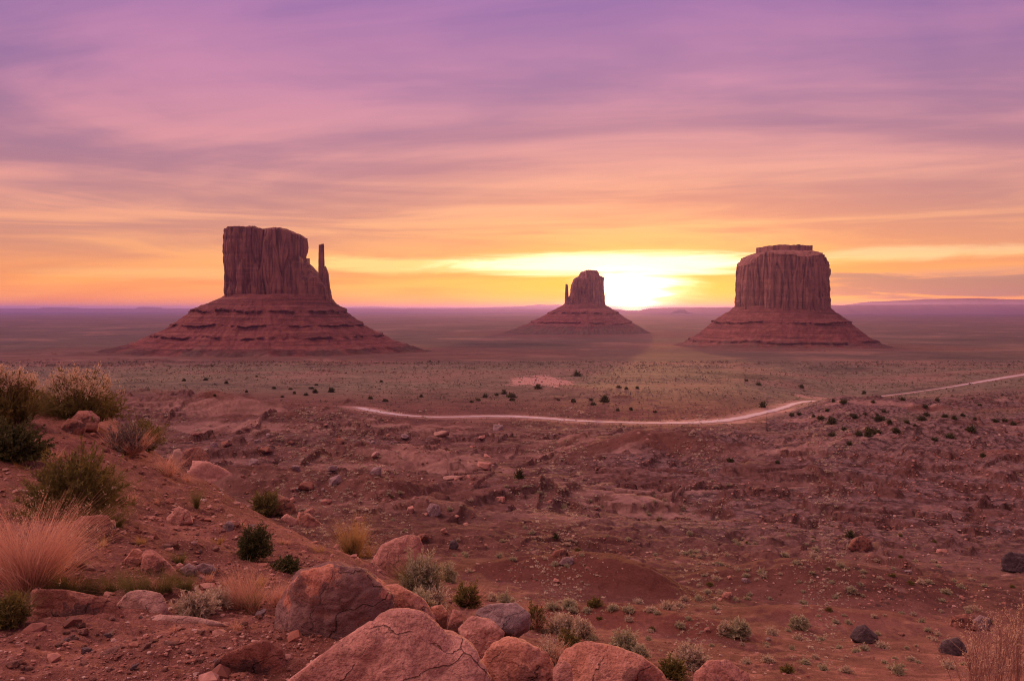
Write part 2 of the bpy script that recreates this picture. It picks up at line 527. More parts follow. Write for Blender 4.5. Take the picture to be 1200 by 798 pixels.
# ------------------------------------------------------------------ terrain
ROWS = [1.2, 4, 6, 9, 13, 18, 26, 40, 60, 90, 130, 200, 300, 420, 500, 600, 750, 900, 1500, 2500, 5000, 12000, 30000, 90000]
FAR = [420, 404, 383.5, 371.5, 366.3, 363.5]
TAB = {
    -200: [1700, 775, 670, 570, 495, 452, 446, 470, 520, 560, 540, 505, 482, 466, 460, 454, 446, 438] + FAR,
    0:    [1700, 782, 690, 602, 525, 470, 455, 500, 560, 580, 556, 516, 488, 469, 462, 455, 446, 438] + FAR,
    100:  [1700, 786, 698, 616, 552, 500, 478, 520, 575, 580, 552, 514, 488, 470, 463, 456, 446, 438] + FAR,
    200:  [1700, 788, 706, 642, 588, 548, 548, 590, 610, 592, 556, 518, 490, 471, 464, 456, 446, 437] + FAR,
    300:  [1710, 790, 716, 658, 618, 606, 636, 652, 635, 602, 564, 524, 494, 475, 466, 457, 446, 437] + FAR,
    400:  [1720, 796, 728, 676, 652, 680, 700, 676, 642, 606, 570, 532, 503, 481, 470, 459, 447, 437] + FAR,
    500:  [1740, 802, 744, 702, 694, 722, 726, 692, 652, 613, 579, 541, 509, 488, 474, 461, 447, 437] + FAR,
    600:  [1760, 815, 768, 780, 792, 776, 746, 706, 662, 622, 586, 549, 516, 491, 475, 462, 448, 438] + FAR,
    700:  [1780, 826, 800, 826, 822, 796, 760, 720, 676, 632, 593, 552, 518, 495, 476, 462, 448, 438] + FAR,
    850:  [1800, 850, 850, 862, 850, 816, 776, 734, 690, 642, 601, 556, 520, 495, 478, 463, 449, 439] + FAR,
    915:  [1800, 856, 860, 866, 854, 820, 782, 739, 695, 645, 602, 554, 517, 492, 481, 470, 457, 442] + FAR,
    990:  [1800, 860, 867, 871, 858, 826, 788, 744, 700, 650, 604, 551, 512, 481, 463.5, 471, 465, 449] + FAR,
    1040: [1800, 860, 868, 872, 860, 828, 790, 746, 702, 653, 604, 550, 510, 481, 467.5, 469, 462, 448] + FAR,
    1200: [1800, 860, 870, 876, 862, 830, 796, 754, 710, 664, 610, 556, 509, 477, 464, 455, 447, 440] + FAR,
    1400: [1800, 860, 870, 876, 862, 834, 800, 760, 716, 668, 612, 556, 506, 474, 462, 453, 446, 440] + FAR,
}
PXC = sorted(TAB)
LOGR = np.log(ROWS)


def base_z(x, y):
    """base land form: x to the right, y away from the camera, eye height = 0 here"""
    az = np.arctan2(x, y)
    r = np.hypot(x, y)
    azc = np.clip(az, -radians(44), radians(44))
    d = np.maximum(r * np.cos(azc), 1.2)
    px = 600 + F * np.tan(azc)
    ld = np.log(d)
    cols = [hermite(LOGR, np.array(TAB[c], float), ld) for c in PXC]
    py = hermite(PXC, cols, px)
    z = -(py - HOR) / F * d
    back = smooth(radians(60), radians(120), np.abs(az))
    flat = -1.75 - 0.004 * r
    return z * (1 - back) + np.maximum(flat, -110) * back, d, px


def fproj(x, y, z):
    return 600 + F * x / y, HOR - F * (z) / y


def base_hit(px, py, lo=3.0):
    d = np.exp(np.linspace(np.log(lo), np.log(60000), 4000))
    x = (px - 600) / F * d
    z, _, _ = base_z(x, d)
    pyy = HOR - F * z / d
    k = np.argmax(pyy <= py)
    return x[k], d[k], z[k]


# road centre line (pixel route -> land)
ROUTE_A = [(418, 478), (440, 483.5), (470, 488), (500, 490), (530, 489.5), (570, 487.5), (600, 488), (640, 491), (680, 493.5), (720, 495.5), (760, 497),
           (800, 497), (840, 495.5), (870, 492), (900, 485), (922, 477.5), (936, 471.5), (965, -640), (1000, -690), (1032, -735), (1080, 459.5), (1115, 453.5), (1142, 450.5), (1175, 444.5), (1215, 437)]
ROAD = []
for (a, b) in ROUTE_A:
    X, Y, Z = base_hit(a, b, 330.0 if a < 950 else 700.0) if b > 0 else ((a - 600) / F * -b, -b, 0)
    ROAD.append((X, Y))
ROAD = np.array(ROAD)
# gentle smoothing
for _ in range(2):
    ROAD[1:-1] = 0.25 * ROAD[:-2] + 0.5 * ROAD[1:-1] + 0.25 * ROAD[2:]
_t = np.linspace(0, len(ROAD) - 1, 420)
ROADF = np.stack([hermite(np.arange(len(ROAD)), ROAD[:, k], _t) for k in (0, 1)], -1)


def road_dist(x, y):
    out = np.full(x.shape, 1e9)
    sel = (y > 300) & (y < 1300) & (x > -300) & (x < 900)
    if sel.any():
        xs, ys = x[sel], y[sel]
        best = np.full(xs.shape, 1e9)
        for k in range(0, len(ROADF) - 6, 6):
            a, b = ROADF[k], ROADF[k + 6]
            ab = b - a
            t = np.clip(((xs - a[0]) * ab[0] + (ys - a[1]) * ab[1]) / (ab @ ab + 1e-9), 0, 1)
            best = np.minimum(best, np.hypot(xs - a[0] - t * ab[0], ys - a[1] - t * ab[1]))
        out[sel] = best
    return out


# mounds and hollows: px, depth, half width (m), half depth (m), height (m)
BUMPS = [
    (715, 50, 4.2, 4.5, 1.75), (620, 52, 6.0, 3.5, 1.1), (770, 50, 3.0, 4.0, 0.6),
    (740, 35, 4.0, 1.6, 0.9), (820, 33, 3.0, 1.3, 0.7), (980, 42, 7.0, 3.0, 1.0),
    (1000, 56, 8.0, 5.0, 1.8), (900, 60, 7.0, 5.0, 1.6), (1120, 60, 9.0, 5.0, 1.2),
    (795, 235, 24, 18, 9.5), (730, 205, 14, 12, 4.5), (620, 150, 10, 8, 2.4), (560, 170, 12, 8, 1.8),
    (990, 215, 30, 20, 8.5), (1110, 245, 36, 22, 9.5), (900, 190, 18, 14, 3.2), (1200, 190, 30, 22, 6.0),
    (820, 315, 34, 20, 3.5), (690, 335, 34, 18, 1.5), (560, 300, 36, 18, 3.5), (470, 290, 30, 18, 2.5),
    (360, 290, 34, 16, 6.0), (260, 325, 36, 15, 7.5), (150, 330, 30, 15, 7.5), (320, 180, 16, 9, 3.0), (470, 200, 18, 10, 3.0), (650, 260, 22, 14, 4.5), (402, 385, 14, 14, 4.0), (330, 220, 22, 14, 3.0),
    (640, 640, 60, 60, 4.0), (650, 760, 40, 40, 3.0), (985, 445, 26, 22, 1.5), (1030, 520, 40, 24, 1.0), (1100, 430, 36, 22, 2.0),
    (500, 110, 8, 6, 1.2), (420, 130, 10, 6, 1.4), (590, 95, 7, 5, 1.0), (560, 80, 6, 4, 0.9),
]
SPACE_A = 0.0016
# rock ledges read from the photograph: route in pixels, height of the step in metres
LEDGES = [
    ([(40, 417), (140, 416), (260, 418), (360, 417)], 6.0), ([(20, 423), (160, 422), (300, 424), (450, 422)], 5.0), ([(0, 429), (120, 428), (240, 430), (420, 428)], 4.0), ([(840, 412), (900, 411), (980, 413)], 4.0), ([(330, 436), (380, 434), (470, 437)], 3.0), ([(860, 428), (960, 426), (1060, 430)], 2.5), ([(1060, 442), (1120, 440), (1180, 443)], 2.5), ([(640, 470), (700, 466), (770, 470)], 2.0),
    ([(128, 466), (150, 460), (172, 459), (196, 464)], 3.0), ([(172, 482), (196, 477), (230, 472)], 2.6), ([(188, 492), (225, 486), (258, 488)], 2.0),
    ([(220, 485), (262, 480), (300, 475)], 2.0), ([(200, 514), (236, 514), (262, 507)], 2.0), ([(255, 509), (300, 503), (332, 495)], 2.2),
    ([(272, 469), (284, 465), (294, 462)], 1.6), ([(376, 481), (396, 477), (410, 471), (416, 474)], 2.4), ([(350, 546), (395, 536), (440, 527), (460, 520)], 1.5),
    ([(300, 520), (330, 516), (352, 519)], 1.2), ([(496, 542), (535, 538), (562, 529)], 1.6), ([(582, 522), (612, 511), (645, 501)], 2.0), ([(596, 536), (625, 525), (650, 518)], 1.8),
    ([(606, 548), (640, 540), (668, 531), (694, 530)], 1.6), ([(628, 588), (640, 574), (660, 580), (690, 586)], 1.3), ([(552, 576), (575, 570), (596, 562)], 1.0),
    ([(786, 584), (806, 574), (828, 566)], 2.0), ([(830, 600), (850, 590), (864, 596)], 1.2),
    ([(952, 561), (975, 566), (1005, 572), (1034, 577)], 2.2), ([(958, 582), (972, 577), (990, 581)], 1.5), ([(1076, 560), (1100, 557), (1132, 562)], 2.0), ([(1100, 528), (1128, 527), (1150, 531)], 2.0),
    ([(1050, 566), (1064, 562), (1076, 566)], 1.3), ([(1160, 568), (1180, 564), (1215, 562)], 1.8), ([(1150, 590), (1190, 586), (1220, 588)], 2.0), ([(984, 646), (1000, 636), (1026, 640), (1044, 652)], 1.0), ([(1020, 655), (1060, 666), (1110, 680)], 1.0),
    ([(900, 662), (940, 652), (985, 648)], 0.5), ([(430, 600), (470, 596), (505, 600)], 0.9), ([(520, 608), (560, 600), (600, 604)], 0.8), ([(610, 640), (660, 634), (720, 640)], 0.5),
    ([(560, 495), (600, 493), (640, 497)], 1.2), ([(440, 508), (470, 502), (500, 505)], 1.4), ([(880, 520), (905, 524), (930, 520)], 1.5), ([(700, 515), (740, 508), (780, 512)], 1.4), ([(840, 540), (880, 536), (905, 540)], 1.4),
    ([(1040, 600), (1080, 596), (1120, 604)], 1.2), ([(930, 610), (955, 606), (985, 612)], 1.0), ([(1120, 640), (1150, 630), (1180, 636)], 1.4)]


def worley(x, y, L, seed):
    """nearest cell: its random value and the distance to it, for broken rock"""
    u, v = x / L, y / L
    ix, iy = np.floor(u), np.floor(v)
    best = np.full(u.shape, 9.0); val = np.zeros(u.shape); sec = np.full(u.shape, 9.0)
    for dx in (-1, 0, 1):
        for dy in (-1, 0, 1):
            k = _h(ix + dx, iy + dy, 0, seed)
            d2 = (ix + dx + (k & 63) / 64 - u) ** 2 + (iy + dy + ((k >> 6) & 63) / 64 - v) ** 2
            n = d2 < best
            sec = np.where(n, best, np.minimum(sec, d2))
            best = np.where(n, d2, best); val = np.where(n, ((k * 40503) & 1023) / 1023.0, val)
    return val, np.sqrt(best), np.sqrt(sec) - np.sqrt(best)


def land(x, y):
    """full ground height and surface masks"""
    z, d, px = base_z(x, y)
    r = np.hypot(x, y)
    rd = road_dist(x, y)
    keep = smooth(7, 40, rd)
    infront = y > 3
    for (bp, bd, rx, ry, hh) in BUMPS:
        bx = (bp - 600) / F * bd
        q = ((x - bx) / rx) ** 2 + ((y - bd) / ry) ** 2
        s = q < 9
        if s.any():
            z[s] += hh * np.exp(-q[s] * 1.1) * keep[s]
    soil_shade = np.zeros_like(z)
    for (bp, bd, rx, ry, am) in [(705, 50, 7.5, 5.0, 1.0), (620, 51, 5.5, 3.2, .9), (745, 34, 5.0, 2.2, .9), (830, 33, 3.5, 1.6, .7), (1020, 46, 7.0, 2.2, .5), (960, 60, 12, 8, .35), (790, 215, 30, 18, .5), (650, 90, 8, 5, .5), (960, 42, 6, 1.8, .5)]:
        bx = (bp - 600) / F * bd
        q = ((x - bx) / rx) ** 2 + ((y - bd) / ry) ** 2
        soil_shade = np.maximum(soil_shade, am * smooth(1.5, 0.6, q + 0.5 * pn2(x / 2.5, y / 2.5, 190)))
    bad = smooth(62, 150, d) * (1 - smooth(np.where(px < 900, 330, 470), np.where(px < 900, 450, 720), d)) * infront
    mid = smooth(30, 70, d) * (1 - smooth(110, 240, d)) * infront
    near = 1 - smooth(26, 70, d)
    plain = smooth(450, 900, d)
    right = smooth(640, 900, px)
    # large relief of the badlands
    det = np.zeros_like(z)
    wx = pn2(x / 60, y / 60, 3) * 14
    wy = pn2(x / 60 + 9, y / 60, 4) * 14
    for k, (L, amp, sd) in enumerate([(95, 4.6, 21), (46, 3.2, 22), (22, 1.7, 23), (10.5, 0.8, 24), (5.0, 0.42, 25), (2.4, 0.2, 26)]):
        n = pn2((x + wx) / L, (y + wy) / (L * 0.62), sd)
        rid = 1 - 2 * np.abs(n)
        vis = smooth(0.8, 2.2, L / (r * SPACE_A * 2 + 1e-6))
        det += bad * amp * (0.55 * n + 0.40 * (rid - 0.45) - 0.55 * np.clip(1 - np.abs(n) * 4.5, 0, 1) ** 1.5) * vis
    for k, (L, amp, sd) in enumerate([(16, 0.8, 41), (8, 0.5, 42), (4.0, 0.28, 43), (2.0, 0.15, 44), (1.0, 0.08, 45)]):
        n = pn2((x + 0.3 * wx) / L, (y + 0.3 * wy) / (L * 0.7), sd)
        vis = smooth(0.8, 2.2, L / (r * SPACE_A * 2 + 1e-6))
        det += mid * amp * (0.6 * n + 0.3 * (0.6 - np.abs(n) * 2) - 0.5 * np.clip(1 - np.abs(n) * 6, 0, 1) ** 1.5) * vis
    for L, amp, sd in [(3.2, 0.10, 51), (1.3, 0.09, 52), (0.6, 0.055, 53), (0.28, 0.032, 54), (0.13, 0.019, 55), (0.06, 0.010, 56), (0.03, 0.005, 57)]:
        n = pn2(x / L, y / L, sd)
        vis = smooth(0.8, 2.2, L / (r * SPACE_A * 2 + 1e-6))
        det += near * amp * n * vis
    for L, amp, sd in [(420, 2.4, 61), (170, 1.2, 62), (70, 0.6, 63), (30, 0.3, 64), (14, 0.18, 65)]:
        n = pn2(x / L, y / L, sd)
        vis = smooth(0.8, 2.2, L / (r * SPACE_A * 2 + 1e-6))
        det += plain * (1 - smooth(6000, 20000, d)) * amp * n * vis
    z = z + det * keep
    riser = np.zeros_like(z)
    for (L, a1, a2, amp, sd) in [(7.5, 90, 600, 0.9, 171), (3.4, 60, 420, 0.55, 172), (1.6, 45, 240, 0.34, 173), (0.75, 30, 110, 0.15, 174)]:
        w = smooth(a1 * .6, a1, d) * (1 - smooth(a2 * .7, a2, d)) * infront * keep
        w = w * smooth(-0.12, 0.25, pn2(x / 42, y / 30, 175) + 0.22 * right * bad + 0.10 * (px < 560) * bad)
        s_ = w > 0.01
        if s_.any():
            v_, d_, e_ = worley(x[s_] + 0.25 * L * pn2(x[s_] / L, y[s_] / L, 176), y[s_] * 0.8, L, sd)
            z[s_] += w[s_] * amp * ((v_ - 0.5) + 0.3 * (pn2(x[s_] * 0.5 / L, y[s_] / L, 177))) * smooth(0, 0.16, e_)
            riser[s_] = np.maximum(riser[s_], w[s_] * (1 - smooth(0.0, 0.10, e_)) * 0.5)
    # rock ledges: level beds with short risers
    led = bad * smooth(-0.12, 0.22, pn2(x / 120, y / 90, 31) + 0.18 * (1 - right)) * keep
    s = 1.9
    zz = (z + 0.45 * pn2(x / 30, y / 30, 33) + 0.10 * pn2(x / 5, y / 5, 34)) / s
    fl = np.floor(zz)
    fr = zz - fl
    st = smooth(0.62, 0.86, fr)
    z = z + led * (fl + st - zz) * s * 0.7
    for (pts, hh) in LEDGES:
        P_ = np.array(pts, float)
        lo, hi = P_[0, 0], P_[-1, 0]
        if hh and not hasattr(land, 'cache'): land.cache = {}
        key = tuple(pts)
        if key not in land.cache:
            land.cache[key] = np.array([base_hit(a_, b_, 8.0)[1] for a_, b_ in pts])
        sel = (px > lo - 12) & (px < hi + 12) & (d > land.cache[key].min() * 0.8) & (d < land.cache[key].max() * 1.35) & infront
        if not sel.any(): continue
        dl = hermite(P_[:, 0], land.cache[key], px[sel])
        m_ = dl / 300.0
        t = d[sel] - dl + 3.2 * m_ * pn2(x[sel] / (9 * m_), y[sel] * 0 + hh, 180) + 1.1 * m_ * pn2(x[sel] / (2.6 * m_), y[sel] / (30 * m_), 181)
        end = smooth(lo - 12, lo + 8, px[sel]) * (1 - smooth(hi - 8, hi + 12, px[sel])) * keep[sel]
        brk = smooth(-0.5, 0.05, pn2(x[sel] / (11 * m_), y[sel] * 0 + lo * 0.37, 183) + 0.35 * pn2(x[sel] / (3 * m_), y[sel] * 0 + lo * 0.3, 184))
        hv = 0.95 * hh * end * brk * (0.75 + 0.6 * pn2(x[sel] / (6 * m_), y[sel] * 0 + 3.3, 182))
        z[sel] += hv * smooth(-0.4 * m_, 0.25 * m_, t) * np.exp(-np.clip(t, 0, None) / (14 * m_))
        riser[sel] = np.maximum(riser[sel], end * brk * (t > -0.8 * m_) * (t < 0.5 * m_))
    rock = np.clip(led * 0.35 + bad * right * smooth(-0.35, 0.05, pn2(x / 50, y / 40, 35) + 0.2 * (px > 920)) * 0.95 + bad * 0.25 * smooth(0, .3, pn2(x / 25, y / 25, 36))
                   + smooth(0.10, 0.0, np.abs(fr - 0.74) - 0.14) * led * 0.9, 0, 1)
    dust = np.clip(smooth(16, 5, rd) * 0.8 + plain * smooth(0.22, 0.5, pn2(x / 130, y / 110, 37)) * 0.4 * (1 - smooth(1200, 2500, d)) + bad * smooth(0.15, 0.5, pn2(x / 40, y / 25, 38) + 0.35 * pn2(x / 9, y / 6, 196)) * 0.5, 0, 1)
    # two bare patches by the road, one big dusty pull-out
    for (bp, by, rx, ry, am) in [(632, 745, 27, 105, 1.3), (650, 690, 20, 50, 1.0), (612, 690, 14, 40, .9), (965, 700, 30, 30, .9), (825, 422, 30, 12, 1.0), (985, 540, 40, 40, .7), (1010, 600, 60, 20, .6)]:
        bx = (bp - 600) / F * by
        q = ((x - bx) / rx) ** 2 + ((y - by) / ry) ** 2 + pn2(x / 14, y / 24, 39) * 0.9 + pn2(x / 4, y / 8, 197) * 0.5
        dust = np.maximum(dust, am * smooth(1.15, 0.7, q))
    veg = smooth(430, 700, d) * (1 - dust) * (1 - 0.35 * smooth(2500, 9000, d))
    for (bx, by, rx, ry) in [(-560, 1800, 760, 620), (810, 2350, 520, 480), (350, 3800, 650, 600)]:
        q = ((x - bx) / rx) ** 2 + ((y - by) / ry) ** 2 + 0.5 * pn2(x / 160, y / 160, 193)
        veg *= 1 - 0.62 * smooth(1.5, 0.5, q)
    veg = np.clip(veg + 0.35 * bad * smooth(0.1, 0.4, pn2(x / 70, y / 70, 40)) * smooth(300, 430, d), 0, 1)
    return z + CZ, rock, dust, veg, soil_shade, np.clip(riser + 0.7 * smooth(0.10, 0.0, np.abs(fr - 0.74) - 0.12) * led, 0, 1)


def make_grid():
    front = np.linspace(-radians(41), radians(41), 1050)
    side = radians(41) + (np.linspace(0, 1, 46)[1:] ** 1.6) * (pi - radians(41))
    az = np.concatenate([-side[::-1], front, side])
    segs = [(0.25, 1.6, 24), (1.6, 3.0, 40), (3.0, 30, 560), (30, 120, 330), (120, 700, 480), (700, 3000, 150), (3000, 12000, 50), (12000, 78000, 36)]
    r = np.concatenate([np.exp(np.linspace(np.log(a), np.log(b), n, endpoint=False)) for a, b, n in segs] + [[78000.0]])
    return az, r


AZ, RR = make_grid()
_A, _R = np.meshgrid(AZ, RR)
_X, _Y = _R * np.sin(_A), _R * np.cos(_A)
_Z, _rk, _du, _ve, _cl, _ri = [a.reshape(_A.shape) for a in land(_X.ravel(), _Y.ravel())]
_PY = HOR - F * (_Z - CZ) / np.maximum(_Y, 1e-3)


def ground_at(x, y):
    a, r = atan2(x, y), math.hypot(x, y)
    i = int(np.clip(np.searchsorted(RR, r) - 1, 0, len(RR) - 2))
    j = int(np.clip(np.searchsorted(AZ, a) - 1, 0, len(AZ) - 2))
    t = (r - RR[i]) / (RR[i + 1] - RR[i])
    s = (a - AZ[j]) / (AZ[j + 1] - AZ[j])
    return float((_Z[i, j] * (1 - s) + _Z[i, j + 1] * s) * (1 - t) + (_Z[i + 1, j] * (1 - s) + _Z[i + 1, j + 1] * s) * t)


def hit(px, py, dmin=2.5):
    """the point of the ground seen through a pixel of the photograph"""
    a = atan((px - 600) / F)
    j = int(np.clip(np.searchsorted(AZ, a), 0, len(AZ) - 1))
    i0 = int(np.searchsorted(RR, dmin))
    k = int(np.argmax(_PY[i0:, j] <= py)) + i0
    if k <= i0:
        k = i0 + (1 if _PY[i0, j] <= py else len(RR) - i0 - 2)
    p0, p1 = _PY[k - 1, j], _PY[k, j]
    t = 0.0 if abs(p1 - p0) < 1e-9 else (py - p0) / (p1 - p0)
    t = min(max(t, 0), 1)
    r = RR[k - 1] + t * (RR[k] - RR[k - 1])
    x, y = r * sin(a), r * cos(a)
    return x, y, ground_at(x, y)


def build_ground():
    nr, nc = _A.shape
    v = np.stack([_X, _Y, _Z], -1).reshape(-1, 3)
    f = grid_faces(nr, nc)[:, ::-1]
    me = mesh_np('ground', v, f, M['ground'], True, {'rock': _rk.ravel(), 'dust': _du.ravel(), 'veg': _ve.ravel(), 'riser': _ri.ravel(), 'soil_shade': _cl.ravel()})
    o = obj('ground', me)
    tag(o, kind='structure')


build_ground()


def build_road():
    m, T = new_mat('road_gravel')
    geo = T.n('ShaderNodeNewGeometry')
    n1 = T.noise(geo.outputs['Position'], 0.25, 6, 0.6)
    n2 = T.noise(geo.outputs['Position'], 2.0, 4, 0.6)
    ac = attr(T, 'across')
    c = T.mix(n1, (0.42, 0.33, 0.35, 1), (0.58, 0.47, 0.50, 1))
    c = T.mix(T.rng(T.m('ADD', T.m('ABSOLUTE', ac), T.m('MULTIPLY', T.m('SUBTRACT', n1, 0.5), 1.2)), 0.6, 1.05), c, (0.33, 0.185, 0.155, 1))
    c = T.mix(T.rng(T.m('ABSOLUTE', T.m('SUBTRACT', T.m('ABSOLUTE', ac), 0.38)), 0.05, 0.16, 0.4, 0.0), c, (0.62, 0.50, 0.52, 1))
    c = T.mix(T.rng(n2, 0.4, 0.7, 0, 0.4), c, (0.40, 0.27, 0.27, 1))
    finish(T, c, 0.9)
    tan = np.gradient(ROADF, axis=0)
    tan /= np.linalg.norm(tan, axis=1)[:, None]
    nor = np.stack([-tan[:, 1], tan[:, 0]], -1)
    ws = np.linspace(-1, 1, 7)
    V = []
    for i in range(len(ROADF)):
        half = 4.4 + 1.2 * math.sin(i * 0.07) + 0.9 * math.sin(i * 0.9) * math.sin(i * 0.37)
        for w in ws:
            q = ROADF[i] + nor[i] * half * w
            V.append((q[0], q[1], ground_at(*q) + 0.22 - 0.06 * abs(w)))
    me = mesh_np('road', np.array(V), grid_faces(len(ROADF), len(ws))[:, ::-1], m, True, {'across': np.tile(ws, len(ROADF))})
    tag(obj('road', me), kind='structure')


build_road()


def build_far_hills():
    m, T = new_mat('far_rock')
    geo = T.n('ShaderNodeNewGeometry')
    n = T.noise(geo.outputs['Position'], 0.002, 5, 0.6)
    finish(T, T.mix(n, (0.16, 0.075, 0.07, 1), (0.24, 0.12, 0.10, 1)), 0.95)
    ridges = [
        (52000, 5000, [(985, 363), (1000, 357.5), (1015, 354), (1060, 352), (1090, 350.5), (1140, 349.5), (1190, 351), (1300, 352), (1500, 355), (1700, 360)]),
        (21000, 3500, [(800, 362.6), (812, 360.8), (850, 360), (900, 359), (960, 358), (1000, 357.3), (1060, 357), (1130, 356.2), (1200, 356.6), (1300, 357), (1600, 358), (1700, 362)]),
        (26000, 3000, [(690, 364.5), (720, 362.8), (733, 364.2), (750, 364.2), (762, 361.5), (790, 360.4), (830, 360.2), (900, 361), (940, 364)]),
        (56000, 4000, [(380, 363), (400, 361), (415, 360), (440, 359.5), (470, 360.8), (520, 360.6), (560, 360.5), (600, 359.6), (615, 358.8), (632, 356.8), (642, 357.4), (655, 357.2), (668, 359), (700, 360.5), (730, 363)]),
        (30000, 3000, [(-300, 361.6), (-100, 361.2), (40, 361.6), (52, 361.2), (58, 360.4), (80, 360.5), (86, 361.4), (165, 361.6), (168, 359.8), (180, 359.8), (183, 361.4), (260, 361.7), (420, 361.8), (600, 362), (700, 363)]),
    ]
    for d, th, prof in ridges:
        xs = np.linspace(prof[0][0], prof[-1][0], 500)
        py = np.interp(xs, [p[0] for p in prof], [p[1] for p in prof])
        X = (xs - 600) / F * d
        py = py + 0.22 * pn2(xs / 9.0, xs * 0 + d / 777.0, 5) + 0.12 * pn2(xs / 3.0, xs * 0 + d / 555.0, 6)
        top = (HOR - py) / F * d + CZ
        bot = np.full_like(top, -125.0)
        hgt = np.maximum(top - bot, 4)
        rows = []
        for fy, fz in [(-0.5, 0.0), (-0.22, 0.35), (-0.16, 0.55), (-0.10, 0.97), (0.0, 1.0), (0.2, 0.95), (0.5, 0.0)]:
            wob = 0.10 * pn2(xs / 14.0, xs * 0 + fy * 3, 8)
            rows.append(np.stack([X, d + th * (fy + (wob if fz < 0.99 else wob * 0)), bot + hgt * fz], -1))
        me = mesh_np('far_hills', np.concatenate(rows), grid_faces(len(rows), len(xs)), m, True)
        tag(obj('far_hills', me), kind='structure')


build_far_hills()


# ------------------------------------------------------------------ buttes
def butte_mats():
    m, T = new_mat('butte_cliff')
    geo = T.n('ShaderNodeNewGeometry')
    p = geo.outputs['Position']
    mp = T.n('ShaderNodeMapping'); T.l(p, mp.inputs[0]); mp.inputs['Scale'].default_value = (1, 1, 0.10)
    n1 = T.noise(mp.outputs[0], 0.10, 7, 0.62, 0.3)
    n2 = T.noise(p, 0.03, 6, 0.6)
    mp2 = T.n('ShaderNodeMapping'); T.l(p, mp2.inputs[0]); mp2.inputs['Scale'].default_value = (0.05, 0.05, 1)
    n3 = T.noise(mp2.outputs[0], 0.22, 5, 0.6)
    c = T.mix(T.rng(n2, .3, .7), (0.22, 0.09, 0.073, 1), (0.32, 0.14, 0.112, 1))
    c = T.mix(T.rng(n1, 0.46, 0.62, 0, 0.8), c, (0.085, 0.035, 0.032, 1))
    c = T.mix(T.rng(n3, 0.52, 0.7, 0, 0.4), c, (0.40, 0.18, 0.12, 1))
    finish(T, c, 0.95, n1, 0.8, 5.0, 0.1)
    m2, T = new_mat('butte_talus')
    geo = T.n('ShaderNodeNewGeometry')
    p = geo.outputs['Position']
    n1 = T.noise(p, 0.05, 7, 0.65, 0.3)
    n2 = T.noise(p, 0.28, 5, 0.65)
    vo = T.voro(p, 0.20)
    led = attr(T, 'ledge')
    c = T.mix(T.rng(n1, .3, .7), (0.13, 0.040, 0.036, 1), (0.235, 0.078, 0.068, 1))
    c = T.mix(T.rng(n2, .5, .75, 0, .6), c, (0.15, 0.055, 0.045, 1))
    c = T.mix(T.rng(vo, 0.08, 0.22, 0.6, 0.0), c, (0.42, 0.21, 0.16, 1))
    mpz = T.n('ShaderNodeMapping'); T.l(p, mpz.inputs[0]); mpz.inputs['Scale'].default_value = (0.02, 0.02, 1)
    bz = T.noise(mpz.outputs[0], 0.20, 6, 0.7)
    c = T.mix(T.m('MULTIPLY', T.rng(bz, 0.52, 0.60), T.rng(n1, 0.3, 0.55, 0.2, 0.8)), c, (0.075, 0.028, 0.026, 1))
    c = T.mix(T.rng(bz, 0.46, 0.38, 0, 0.4), c, (0.32, 0.14, 0.11, 1))
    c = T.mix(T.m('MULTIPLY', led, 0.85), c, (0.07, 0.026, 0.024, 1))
    foot = attr(T, 'foot')
    c = T.mix(T.m('MULTIPLY', foot, T.rng(n1, 0.3, 0.55, 0.35, 1.0)), c, T.mix(n2, (0.085, 0.058, 0.046, 1), (0.14, 0.09, 0.072, 1)))
    finish(T, c, 0.95, n2, 0.7, 3.0, 0.1)
    return m, m2


M['cliff'], M['talus'] = butte_mats()


def foot_r(th, a, b, n=3.2):
    return (np.abs(np.cos(th) / a) ** n + np.abs(np.sin(th) / b) ** n) ** (-1 / n)


